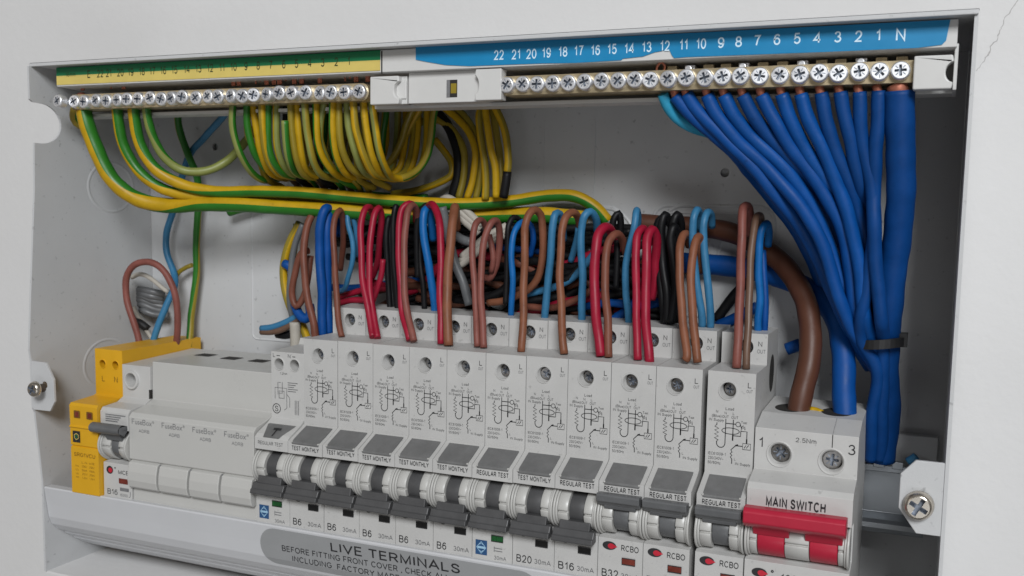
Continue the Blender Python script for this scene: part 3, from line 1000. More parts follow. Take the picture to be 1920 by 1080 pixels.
def square_emblem(b, x, z, w, h, y):
    b.plate([(x, z), (x + w, z), (x + w, z + h), (x, z + h)], y, None, 'emblem')
    cx, cz = x + w / 2, z + h / 2
    b.ring([(cx, cz + h * 0.40), (cx + w * 0.40, cz), (cx, cz - h * 0.40), (cx - w * 0.40, cz)], 0.32, 'emblem2', y=y - 0.04, closed=True)
    b.ring([(cx - w * 0.33, cz), (cx + w * 0.33, cz)], 0.9, 'emblem2', y=y - 0.04)
    b.ring([(cx - w * 0.15, cz + h * 0.2), (cx, cz + h * 0.30), (cx + w * 0.15, cz + h * 0.2)], 0.25, 'emblem2', y=y - 0.04)
    b.ring([(cx - w * 0.15, cz - h * 0.2), (cx, cz - h * 0.30), (cx + w * 0.15, cz - h * 0.2)], 0.25, 'emblem2', y=y - 0.04)


ORD = ['first', 'second', 'third', 'fourth', 'fifth', 'sixth', 'seventh', 'eighth', 'ninth', 'tenth', 'eleventh', 'twelfth']
WORDS = {2: 'TEST MONTHLY', 3: 'TEST MONTHLY', 4: 'TEST MONTHLY', 5: 'TEST MONTHLY', 6: 'TEST MONTHLY', 7: 'REGULAR TEST', 8: 'TEST MONTHLY',
         9: 'REGULAR TEST', 10: 'REGULAR TEST', 11: 'REGULAR TEST', 12: 'REGULAR TEST'}
KIND = {1: 'sq', 7: 'sq', 2: 'half', 3: 'half', 4: 'half', 5: 'half', 6: 'half', 8: 'half', 9: 'half', 10: 'tear', 11: 'tear', 12: 'tear'}
RATE = {2: 'B6', 3: 'B6', 4: 'B6', 5: 'B6', 6: 'B6', 8: 'B20', 9: 'B16', 10: 'B32', 11: 'B32', 12: 'B32'}
BLABEL = {
    1: 'shorter breaker with a black trapezoid test button and blue square emblem, toggle down',
    2: 'B6 breaker with toggle down, just right of the breaker with the trapezoid button',
    3: 'B6 breaker with toggle down, second of the five B6 breakers from the left',
    4: 'B6 breaker with toggle down, the middle one of the five B6 breakers',
    5: 'B6 breaker with toggle down, fourth of the five B6 breakers from the left',
    6: 'B6 breaker with toggle down, just left of the tall one with the blue emblem',
    7: 'tall breaker with a blue square emblem and green window between B6 and B20 breakers',
    8: 'B20 breaker marked TEST MONTHLY with toggle down',
    9: 'B16 breaker marked REGULAR TEST with toggle down, beside the switched-on ones',
    10: 'B32 breaker with toggle up, the leftmost of the three switched on',
    11: 'breaker with toggle up, the middle one of the three switched on',
    12: 'breaker with toggle up, right next to the main switch behind a narrow gap',
}
BX = {i: 18.0 * (i - 1) for i in range(1, 12)}
BX[12] = 199.9


def breaker(i):
    X = BX[i]
    t = thing('circuit_breaker', BLABEL[i], 'circuit breaker', (X + 9, 40, -37), 'breakers in the row on the rail')
    x0, x1 = X + 0.12, X + 17.88
    dz = random.uniform(-0.12, 0.12)
    dyb = random.uniform(-0.12, 0.12)
    pm = 'plastic' if i not in (1, 7) else 'plastic_b'
    b = MB()
    if i == 1:
        prof = [(52, 42.6), (28, 42.6), (27, 39.8), (10.0, 39.0), (10.0, 9.6), (7.4, 7.6), (1.4, 4.4)] + RECESS
        b.prism(prof, x0, x1, pm, skip=(3,))
        hole_face(b, x0, x1, 9.6, 39.0, 10.0, [(X + 4.6, 33.6, 2.5, 2.9), (X + 13.0, 33.6, 2.5, 2.9)], pm, 9)
        y = 9.93
        b.text('L', X + 1.2, 36.6, 1.7, 'ink', y=y)
        b.ring([(X + 3.2, 37.3), (X + 5.0, 37.3)], 0.3, 'ink', y=y)
        b.text('N', X + 9.4, 36.6, 1.7, 'ink', y=y)
        b.ring([(X + 11.8, 37.3), (X + 13.4, 37.3)], 0.3, 'ink', y=y)
        b.text('1.2Nm', X + 7, 29.0, 1.0, 'ink', y=y, align='C')
        b.ring(circle(X + 3.0, 13.6, 2.1, 20), 0.35, 'ink', y=y, closed=True)
        b.text('S', X + 3.0, 12.3, 2.5, 'ink', y=y, align='C')
        for k in range(5):
            b.ring([(X + 9.2, 25.6 - k * 0.95), (X + 14.6 - (k % 3), 25.6 - k * 0.95)], 0.3, 'inkdim', y=y)
        for k in range(3):
            b.ring([(X + 13.2 + k * 0.9, 11.6), (X + 13.2 + k * 0.9, 18.0)], 0.3, 'inkdim', y=y)
        for pl in ([(2.2, 18), (2.2, 23), (8.6, 23), (8.6, 14.2), (7.2, 13.2)], [(3.8, 20), (3.8, 25.4), (5.4, 25.4)], [(6.2, 25.6), (6.2, 20.6), (4.4, 20.6)], [(10.2, 14.6), (10.2, 18.8), (8.6, 20.4)], [(4.4, 18.4), (7.2, 18.4), (7.2, 21.6), (4.4, 21.6), (4.4, 18.4)]):
            b.ring([(X + u, v) for u, v in pl], 0.26, 'inkdim', y=y)
    else:
        prof = [(50, 57.8), (28.4, 57.8), (28.4, 46.0), (9.7, 45.9), (9.7, 8.3), (8.2, 7.3), (4.4, 5.2), (1.4, 3.7)] + RECESS
        b.prism(prof, x0, x1, pm, skip=(1, 3))
        hole_face(b, x0, x1, 46.0, 57.8, 28.4, [(X + 9.7, 52.6, 2.95, 3.2)], pm, 7)
        hole_face(b, x0, x1, 8.3, 45.9, 9.7, [(X + 7.7, 39.1, 2.8, 3.6)], pm, 7)
        b.text('N', X + 14.3, 53.0, 1.9, 'ink', y=28.33)
        b.text('OUT', X + 14.0, 50.4, 1.45, 'inkdim', y=28.33, w=3.2)
        b.text('L', X + 15.0, 40.6, 2.0, 'ink', y=9.63)
        b.text('OUT', X + 14.6, 38.8, 1.1, 'inkdim', y=9.63, w=2.2)
        diagram(b, X, 9.63)
    # lettering on the nose
    y = -0.07
    if i != 1:
        b.text(WORDS[i], X + 2.2, -0.55, 1.8, 'ink', y=y, w=14.0, bold=0.022)
    else:
        b.text('REGULAR TEST', X + 2.0, 0.0, 1.55, 'ink', y=y, w=13.4)
    y = 0.73
    k = KIND[i]
    if k == 'half':
        b.plate(circle(X + 4.6, -21.4, 1.9, 20), 0.74, None, 'ink')
        b.text('RCBO', X + 9.0, -22.4, 1.7, 'ink', y=y, w=6.5)
    elif k == 'tear':
        teardrop_emblem(b, X + 4.6, -21.6, 0.74)
        b.text('RCBO', X + 9.4, -22.9, 2.2, 'ink', y=y, w=6.9, bold=0.006)
    else:
        b.text('B32 RCBO' if i == 1 else 'B16 RCBO', X + 2.2, -23.0, 1.9, 'ink', y=y, w=13.0)
        square_emblem(b, X + 1.6, -33.2, 5.2, 6.0, y)
        for kk in range(2):
            b.ring([(X + 10.2, -29.6 - kk * 1.1), (X + 13.6, -29.6 - kk * 1.1)], 0.35, 'ink2', y=y)
            b.ring([(X + 10.0, -29.1 - kk * 1.1), (X + 10.0, -30.1 - kk * 1.1)], 0.3, 'ink2', y=y)
        b.text('30mA', X + 10.0, -34.2, 1.5, 'inkdim', y=y, w=5.4)
    if i in RATE:
        nb_ = len(RATE[i])
        b.text(RATE[i], X + 1.8, -33.7, 2.9, 'ink', y=y, w=4.4 if nb_ == 2 else 6.6, bold=0.006)
        b.text('30mA', X + 9.6, -33.4, 1.9, 'inkdim', y=y, w=7.0)
    if i == 12:                                       # round cable way in the bare side of the last breaker
        n = 24
        b.add([(x1 + 0.06, 39.0 + 4.6 * math.cos(2 * math.pi * k / n), 41.3 + 7.4 * math.sin(2 * math.pi * k / n)) for k in range(n)], [tuple(range(n))], 'hole')
    child(b, 'body', t, 0.3).location = real((0, dyb, dz)) - t.location
    # test button
    b = MB()
    if i == 1:
        tz = lambda z: 1.4 + (z - 4.4) * 6.0 / 3.2
        out = [(X + 1.7, 7.5), (X + 16.2, 7.5), (X + 13.2, 3.4), (X + 4.8, 3.4)]
        f = lambda u, v: (u, (0.0 if v < 4.4 else (v - 4.4) * 6.0 / 3.2 + 0.6) - 0.35, v)
        pts = [f(*p) for p in out] + [(p[0], p[1] + 1.5, p[2]) for p in [f(*p) for p in out]]
        b.add(pts, [(0, 1, 2, 3), (0, 1, 5, 4), (1, 2, 6, 5), (2, 3, 7, 6), (3, 0, 4, 7)], 'button')
        g = lambda u, v: (u, f(u, v)[1] - 0.3 - (v - 3.4) * 0.02, v)
        b.ring([(X + 7.0, 6.3), (X + 11.0, 6.3)], 0.7, 'ink', to3=lambda u, v: (u, -0.35 + (v - 3.4) * 1.46 - 0.12, v))
        b.ring([(X + 9.0, 6.2), (X + 9.0, 4.0)], 0.7, 'ink', to3=lambda u, v: (u, -0.35 + (v - 3.4) * 1.46 - 0.12, v))
    else:
        prof = [(8.5, 7.95), (7.2, 7.25), (5.0, 6.1), (2.8, 4.95), (0.75, 3.75), (-0.15, 3.05), (-0.42, 2.4), (-0.32, 1.95), (3.0, 1.95), (11, 5.5)]
        b.prism(prof, X + 2.3, X + 16.1, 'button')
        for u in (1.9, 15.6):
            b.box(X + u, X + u + 0.8, -0.5, 1.2, 2.7, 3.3, 'guard')
    child(b, 'test_button', t, 0.2)
    # guards and toggle
    necks = [(X + 6.2, X + 12.5)]
    b = MB()
    guards(b, X, necks, 18.0, 'guard')
    child(b, 'toggle_guard', t, 0.12, 1)
    up = i >= 10
    b = MB()
    handle(b, X + 0.45, X + 17.3, -11.8 if up else -10.2, 1 if up else -1, 'grey2' if up else 'grey', necks, 3.0 if up else 2.2)
    child(b, 'toggle', t, 0.3)
    # indicator window
    b = MB()
    wm = {'half': 'window_black', 'tear': 'window_red', 'sq': 'window_green'}[k]
    wx, wz = (X + 9.9, -27.9) if k == 'tear' else ((X + 8.7, -27.0) if k == 'sq' else (X + 10.0, -26.2))
    b.plate([(wx, wz), (wx + 5.2, wz), (wx + 5.2, wz + 2.4), (wx, wz + 2.4)], 0.6, 0.9, wm)
    b.ring([(wx, wz), (wx + 5.2, wz), (wx + 5.2, wz + 2.4), (wx, wz + 2.4)], 0.4, 'ink', y=0.56, closed=True)
    child(b, 'indicator_window', t)
    # terminal screws down in their wells
    if i == 1:
        for u in (4.6, 13.0):
            o = put_screw(DARK_HEAD, t, 0, 0, 0, 'terminal_screw', 0.15)
            o.scale = (0.82, 0.82, 0.82)
            o.location = real((X + u, 16.0, 33.6)) - t.location
    else:
        o = put_screw(DARK_HEAD, t, 0, 0, 0, 'terminal_screw', 0.3)
        o.location = real((X + 7.7, 9.7 + random.uniform(2.6, 3.8), 39.1)) - t.location
        o = put_screw(DARK_HEAD, t, 0, 0, 0, 'terminal_screw', 0.25)
        o.location = real((X + 9.7, 28.4 + random.uniform(1.2, 2.4), 52.6)) - t.location
    return t


for i in range(1, 13):
    breaker(i)

# ------------------------------------------------------------------ main switch
X = 218.1
ms = thing('main_switch', 'double-width main switch with a wide red toggle, marked MAIN SWITCH', 'switch', (X + 18, 40, -37))
prof = [(46, 31.0), (21, 30.0), (10.0, 26.6), (10.0, 11.6), (1.6, 9.2), (0.0, 7.4), (0.0, -2.2), (3.5, -2.4), (7.5, -3.2), (7.5, -17.0), (3.0, -18.4), (0.9, -18.8), (0.8, -40), (46, -40)]
b = MB()
b.prism(prof, X + 0.1, X + 36.6, 'plastic_b', skip=(2,))
hole_face(b, X + 0.1, X + 36.6, 11.6, 26.6, 10.0, [(X + 9.2, 17.6, 3.7, 4.8), (X + 27.6, 17.0, 3.7, 4.8)], 'plastic_b', 8)
y = 9.93
p = at(1427, 832, 10)
b.text('1', p.x, p.z - 1.2, 3.6, 'ink', y=y, align='C')
p = at(1597, 850, 10)
b.text('3', p.x, p.z - 0.6, 3.6, 'ink', y=y, align='C')
p = at(1511, 828, 10)
b.text('2.5Nm', p.x, p.z - 0.5, 1.6, 'ink', y=y, align='C', w=7.4)
b.text('MAIN SWITCH', X + 7.0, 1.8, 3.2, 'ink', y=-0.07, w=20.6, bold=0.032)
teardrop_emblem(b, X + 5.6, -22.9, 0.74, 1.0)
b.ring(circle(X + 10.2, -21.8, 0.35, 10), 0.35, 'ink', y=0.73, closed=True)
b.text('100A', X + 13.4, -25.2, 3.0, 'ink', y=0.73, w=8.2)
# seam between the two poles
b.ring([(X + 27.6, 26.6), (X + 27.6, 22.0)], 0.3, 'hole', y=9.94)
b.ring([(10.0, 26.6), (21.0, 30.0)], 0.3, 'hole', to3=lambda u, v: (X + 27.6, u - 0.02, v + 0.06))
child(b, 'body', ms, 0.35)
for hx in (9.2, 26.6):                                # cable entries on top
    b = MB()
    b.add([(X + hx + x, 29.5 + z, 30.0 + (8.5 + z) / 25 + 0.06) for x, z in circle(0, 0, 5.8, 24)], [tuple(range(24))], 'hole')
    child(b, 'cable_entry', ms)
b = MB()
nk = [(X + 4.6, X + 14.2), (X + 22.8, X + 32.4)]
guards(b, X, nk, 36.4, 'guard')
child(b, 'toggle_guard', ms, 0.12, 1)
b = MB()
for xa, xb in nk:
    b.drum(xa, xb, 6.5, -10.3, 7.6, -80, 80, 'red', 20)
    b.prism([(-1.2, -8.6), (-3.4, -4.0), (2.0, -4.0), (2.0, -8.6)], xa - 1.6, xb + 1.6, 'red')
b.prism([(-2.6, -5.6), (-5.4, -4.0), (-6.6, -2.8), (-6.8, 0.9), (-5.6, 2.2), (-2.4, 2.2), (0.2, 1.2), (0.6, -4.6)], X + 0.3, X + 35.2, 'red')
child(b, 'toggle', ms, 0.5, 3)
for u, z in ((9.2, 17.6), (27.6, 17.0)):
    o = put_screw(BIG_HEAD, ms, 0, 0, 0, 'terminal_screw', 0.2)
    o.location = real((X + u, 12.6, z)) - ms.location

# ------------------------------------------------------------------ blanking modules
NOSE = [(7.6, 7.6), (1.2, 7.0), (0.2, 5.0), (-0.2, -14.6)]
bl = thing('blanking_plate', 'plain white four-module blanking cover between the yellow protector and the breakers', 'blanking plate', (-38, 40, -37))
b = MB()
prof = [(52, 28.6), (13.0, 28.4), (12.6, 10.6), (9.0, 8.8), (1.4, 6.6), (0.0, 4.8), (-0.2, -15.0), (0.8, -15.6), (1.6, -28.4), (1.4, -37), (52, -37)]
b.prism(prof, -73.4, -0.5, 'guard')
for k in range(1, 4):
    b.box(-73.2 + 18.2 * k - 0.1, -73.2 + 18.2 * k + 0.7, -0.4, 0.4, -28.2, -15.8, 'ink2')
for k in range(4):
    xa = -73.4 + 18.2 * k
    b.text('FuseBox', xa + 2.0, 1.6 - 0.15 * k, 2.5, 'ink2', y=-0.12, w=12.2)
    b.text('®', xa + 14.5, 2.9 - 0.15 * k, 1.1, 'ink2', y=-0.12)
    b.text('ADRB', xa + 6.2, -2.0, 1.5, 'ink2', y=-0.15, w=6.4)
for px, py in ((385, 666), (433, 672), (485, 677)):
    vx = _r * ((px - PPX) / FOC) + _d * ((py - PPY) / FOC) + _f
    q = CAM_POS + vx * ((28.55 * KZ - CAM_POS.z) / vx.z)
    q = Vector((q.x, q.y / KY, 28.55))
    b.add([(q.x - 4.6, q.y - 2.6, 28.66), (q.x + 4.6, q.y - 2.6, 28.66), (q.x + 4.6, q.y + 3.6, 28.66), (q.x - 4.6, q.y + 3.6, 28.66)], [(0, 1, 2, 3)], 'hole')
child(b, 'body', bl, 0.6, 3)
for k in range(4):
    xa = -73.2 + 18.2 * k
    c = MB()
    prof = [(1.0, -15.4), (-0.9, -16.4), (-1.7, -20.5), (-1.9, -24.5), (-1.3, -27.6), (-0.2, -28.8), (2.6, -28.8), (2.6, -15.4)]
    c.prism(prof, xa + (0.75 if k else 0.1), xa + 17.75, 'guard')
    child(c, 'module_cover', bl, 0.5, 3)

# ------------------------------------------------------------------ small breaker beside the protector
X = -91.4
mc = thing('circuit_breaker', 'slim B16 breaker with a grey toggle between the yellow protector and the blank cover', 'circuit breaker', (X + 9, 40, -37), 'breakers in the row on the rail')
b = MB()
prof = [(52, 28.0), (11.8, 26.0), (11.8, 10.4), (8.6, 8.4), (1.2, 7.6), (0.0, 5.8)] + RECESS[1:]
b.prism(prof, X + 0.1, X + 17.7, 'plastic_b', skip=(1,))
hole_face(b, X + 0.1, X + 17.7, 10.4, 26.0, 11.8, [(X + 6.6, 19.0, 3.2, 4.6)], 'plastic_b', 9)
b.lathe((X + 6.6, 11.8, 19.0), [(4.5, 0.2), (4.4, -1.2), (3.4, -1.2), (3.2, 0.4)], 'plastic_b', 24, True, False)
b.box(X + 17.0, X + 17.75, 11.6, 14, 10.6, 15.0, 'hole')
for k in range(4):
    b.ring([(X + 3.4, 4.6 - k * 1.0), (X + (16.0 if k == 0 else 14.0 - k), 4.6 - k * 1.0)], 0.55, 'ink2', y=-0.07)
b.plate([(X + 4.2 + 2.1 * math.cos(t), -22.2 + 1.9 * math.sin(t)) for t in [math.pi * 2 * k / 20 for k in range(20)]], 0.73, None, 'ink')
b.plate([(X + 4.6 + 1.3 * math.cos(t), -22.3 + 1.2 * math.sin(t)) for t in [math.pi * 2 * k / 16 for k in range(16)]], 0.69, None, 'redled')
b.ring(circle(X + 7.6, -20.9, 0.25, 8), 0.3, 'ink', y=0.73, closed=True)
b.text('MCB', X + 9.6, -23.6, 1.9, 'ink', y=0.73, w=6.6)
b.text('B16', X + 2.4, -33.9, 2.6, 'ink', y=0.73, w=6.4)
b.ring([(X + 10.4, -30.8), (X + 16.0, -30.8)], 1.6, 'ink2', y=0.73)
b.text('6000', X + 10.6, -34.2, 1.4, 'ink2', y=0.73, w=4.6)
b.ring([(X + 16.0, -34.2), (X + 16.9, -33.6), (X + 16.9, -31.4)], 0.3, 'ink2', y=0.73)
child(b, 'body', mc, 0.4)
b = MB()
guards(b, X, [(X + 7.4, X + 12.2)], 17.8, 'guard')
child(b, 'toggle_guard', mc, 0.12, 1)
b = MB()
b.drum(X + 7.4, X + 12.2, 6.5, -10.3, 7.2, -80, 80, 'grey2', 20)
b.prism([(-1.0, -7.2), (-2.4, -3.6), (2.0, -3.6), (2.0, -7.2)], X + 5.0, X + 14.6, 'grey2')
b.drum(X - 1.4, X + 17.2, -2.6, -1.4, 2.4, -180, 180, 'grey2', 20)
b.prism([(-1.4, -4.6), (-4.4, -2.8), (-4.0, 0.2), (1.0, 0.2)], X - 1.2, X + 17.0, 'grey2')
child(b, 'toggle', mc, 0.3)
b = MB()
b.plate([(X + 10.0, -28.0), (X + 15.4, -28.0), (X + 15.4, -25.6), (X + 10.0, -25.6)], 0.6, 0.9, 'window_red')
child(b, 'indicator_window', mc)
o = put_screw(DARK_HEAD, mc, 0, 0, 0, 'terminal_screw', 0.1)
o.location = real((X + 6.6, 18.0, 19.0)) - mc.location

# ------------------------------------------------------------------ surge protector
X = -109.6
sp = thing('surge_protector', 'bright orange-yellow surge protection module at the left end of the row', 'surge protector', (X + 9, 40, -37))
b = MB()
prof = [(58, 33.0), (12.2, 32.4), (12.2, 10.2), (11.0, 9.6), (-0.6, 8.4), (-1.4, 7.2), (-1.2, -2.2), (-1.9, -3.0), (-1.3, -3.6), (-1.2, -11.8), (-0.5, -12.4), (-1.2, -13.0), (-1.3, -35.0), (3.5, -35.2), (3.6, -37), (58, -37)]
b.prism(prof, X + 0.1, X + 17.9, 'spd', skip=(1,))
hole_face(b, X + 0.1, X + 17.9, 10.2, 32.4, 12.2, [(X + 5.2, 25.2, 2.1, 2.3), (X + 13.6, 25.2, 2.1, 2.3)], 'spd', 5)
y = 12.12
b.text('L', X + 5.3, 16.6, 2.8, 'spdink', y=y, align='C')
b.text('N', X + 13.6, 16.6, 2.8, 'spdink', y=y, align='C')
for u in (3.0, 11.2):
    b.plate(rrect(X + u, X + u + 4.0, 1.4, 5.0, 0.4, 2), -1.5, None, 'spdink')
    b.plate(rrect(X + u + 0.9, X + u + 3.1, 2.0, 4.4, 0.3, 2), -1.56, None, 'window_red')
y = -1.42
b.plate([(X + 1.8, -10.4), (X + 6.6, -10.4), (X + 6.6, -4.9), (X + 1.8, -4.9)], y, None, 'ink')
b.ring(circle(X + 4.2, -7.6, 1.5, 6, math.pi / 2), 0.35, 'yellow_label', y=y - 0.04, closed=True)
b.ring(circle(X + 4.2, -7.6, 0.6, 8), 0.3, 'green_label', y=y - 0.05, closed=True)
b.text('SRG1VCU', X + 2.2, -17.2, 1.9, 'spdink', y=-1.34, w=13.6)
for r in range(5):
    for c, wd in ((0, 1.8), (1, 3.4), (2, 3.4)):
        if r == 0 and c == 0:
            continue
        u = X + (3.0, 7.0, 11.8)[c]
        b.text(('Un In Uc Up Im'.split()[r], ('L-N', '230V', '5kA', '255V', '1.2kV')[r], ('N-PE', '255V', '10kA', '20kA', '1.5kV')[r])[c], u, -20.4 - r * 1.85, 1.0, 'spdink', y=-1.28 + 0.02 * r * 0, w=wd)
b.text('IEC61643-11', X + 6.0, -31.0, 0.9, 'spdink', y=-1.16, w=7.6)
b.text('CE', X + 3.4, -34.0, 1.6, 'spdink', y=-1.1, w=2.6)
b.ring([(X + 13.2, -34.0), (X + 15.4, -34.0), (X + 15.4, -32.0), (X + 13.2, -32.0)], 0.35, 'spdink', y=-1.1, closed=True)
b.ring([(X + 14.3, -33.5), (X + 14.3, -32.5)], 0.5, 'spdink', y=-1.1)
child(b, 'body', sp, 0.4)
b = MB()
for u in (5.2, 13.6):
    b.lathe((X + u, 14.6, 25.2), [(0.2, 0), (1.95, 0), (1.95, 1)], 'window_red', 18)
child(b, 'terminal_bore', sp)

# ------------------------------------------------------------------ wires
G_LOOP = 'wires looping out of the breaker tops'
GY = ('w_yellow', 'w_green')


def ys(spec, n):
    if len(spec) == n:
        return list(spec)
    out = []
    for i in range(n):
        t = i / (n - 1) * (len(spec) - 1)
        k = min(int(t), len(spec) - 2)
        out.append(spec[k] + (spec[k + 1] - spec[k]) * (t - k))
    return out


def path(pix, Y):
    return [at(px, py, yy) for (px, py), yy in zip(pix, ys(Y, len(pix)))]


def wire(pix, Y, r, mats, label, group=None, name='wire', cat='wire', phase=None, twist=0.0, split=0.55, pre=None, post=None, n=14):
    P = path(pix, Y)
    if pre:
        P = pre + P
    if post:
        P = P + post
    base = P[0]
    b = MB()
    b.tube([p - base for p in P], r, (mats,) if isinstance(mats, str) else mats, n, 1.5,
           random.random() if phase is None else phase, twist, split)
    o = b.build(name)
    o.location = real(base)
    return tag(o, label, cat, group)


def turn(a, t0, t1):
    """twist of a cable: a degrees between the fractions t0 and t1 of its length"""
    def f(t):
        k = min(1.0, max(0.0, (t - t0) / (t1 - t0)))
        return math.radians(a) * k * k * (3 - 2 * k)
    return f


E0 = 'thick green and yellow earth cable'
# --- main earth cables sweeping down from the left end of the earth bar
wire([(155, 186), (156, 200), (163, 232), (182, 285), (213, 340), (258, 374), (310, 387), (380, 383), (455, 382), (540, 388), (630, 396), (740, 402), (860, 404), (1010, 405), (1100, 410)],
     [11, 11, 11, 13, 16, 20, 24, 27, 30, 34, 38, 44, 50, 55, 60], 3.75, GY, E0 + ', the outermost and lowest one sweeping along under the others', 'thick earth cables', phase=0.10, twist=turn(-130, 0.1, 0.34), split=0.40)
wire([(218, 190), (222, 225), (233, 275), (260, 322), (303, 352), (360, 366), (430, 372), (520, 374), (600, 384), (700, 392), (780, 396)],
     [12, 13, 15, 18, 22, 26, 30, 36, 44, 52, 58], 2.6, GY, 'earth cable dropping from under label number 20, between the two thickest ones', 'thick earth cables', phase=0.03, twist=turn(-110, 0.1, 0.45), split=0.38)
wire([(250, 190), (252, 225), (262, 275), (292, 318), (340, 345), (400, 357), (480, 357), (560, 361), (650, 371), (740, 378), (850, 381), (950, 376), (1030, 367), (1080, 370), (1115, 388), (1140, 415)],
     [12, 13, 15, 18, 22, 26, 29, 32, 36, 40, 45, 49, 52, 54, 57, 60], 2.75, GY, 'long earth cable running right across above the breaker loops and dipping behind them', 'thick earth cables', phase=0.08, twist=turn(-138, 0.06, 0.28), split=0.38)
wire([(273, 190), (276, 215), (286, 252), (306, 292), (340, 317), (385, 319), (425, 302), (455, 272), (480, 240)],
     [12, 13, 15, 19, 24, 29, 34, 40, 44], 2.1, ('w_pale', 'w_green'), 'thinner earth cable curving back up to the right behind the hanging bunch', phase=0.1, twist=turn(-120, 0.1, 0.6), split=0.5)
wire([(150, 192), (140, 205), (139, 222), (149, 235), (158, 225)], [14, 14, 16, 18, 20], 2.0, ('w_yellow2', 'w_green'), 'short stub of earth wire behind the far left earth cable', phase=0.2)
wire([(333, 196), (335, 235), (350, 285), (369, 330), (373, 380), (369, 450), (366, 520), (361, 590), (354, 650)],
     [46, 47, 50, 54, 57, 58, 58, 57, 52], 1.9, ('w_yellow2', 'w_green'), 'earth wire running straight down the back panel to the yellow protector', phase=0.0, twist=0.02)
wire([(360, 497), (346, 503), (334, 512), (325, 530)], [58, 58, 57, 56], 1.2, 'w_yellow2', 'short yellow curl branching off the vertical earth wire')
wire([(432, 200), (412, 228), (382, 260), (358, 285), (345, 315), (334, 360), (323, 405), (312, 445), (312, 475), (324, 512), (326, 535), (312, 575), (297, 612), (287, 641), (286, 650)],
     [40, 44, 50, 54, 56, 57, 57, 56, 54, 52, 49, 46, 44, 43, 43], 1.75, 'w_light', 'light blue wire snaking down the left side into the yellow protector')
wire([(262, 650), (260, 636), (250, 600), (238, 555), (237, 520), (252, 498), (280, 493), (305, 507), (326, 540), (334, 580), (331, 625), (329, 668)],
     [38, 38, 38, 38, 38, 38, 39, 40, 41, 42, 43, 46], 1.75, 'w_rose', 'brown wire arching from the yellow protector over to the slim breaker')
wire([(247, 520), (262, 514), (282, 522), (305, 540), (316, 548)], [46, 46, 46, 47, 48], 1.2, 'w_white', 'pale grey wire bent inside the brown arch')
wire([(250, 575), (262, 600), (276, 622), (288, 640)], [50, 50, 50, 50], 1.1, 'w_white', 'pale grey wire end leaning behind the blue wire at the yellow protector')
b = MB()                                              # crumpled grey sheath
base = at(280, 560, 58)
for k in range(6):
    a = k * 0.9
    P = [Vector((-10 + 3 * math.sin(a), 2 * math.cos(k), -7 + 2.2 * k)), Vector((-3 + 2 * math.cos(a * 2), -2.5, -6 + 2.3 * k + math.sin(a))), Vector((4, -1 + math.sin(k), -8 + 2.4 * k)), Vector((9 + 2 * math.cos(a), 2, -9 + 2.3 * k))]
    b.tube(P, 2.0, ('grey2',), 10, 1.2, k * 0.3)
o = b.build('cable_sheath')
o.location = real(base)
tag(o, 'crumpled dark grey cable sheath behind the brown arch at the lower left', 'cable sheath')

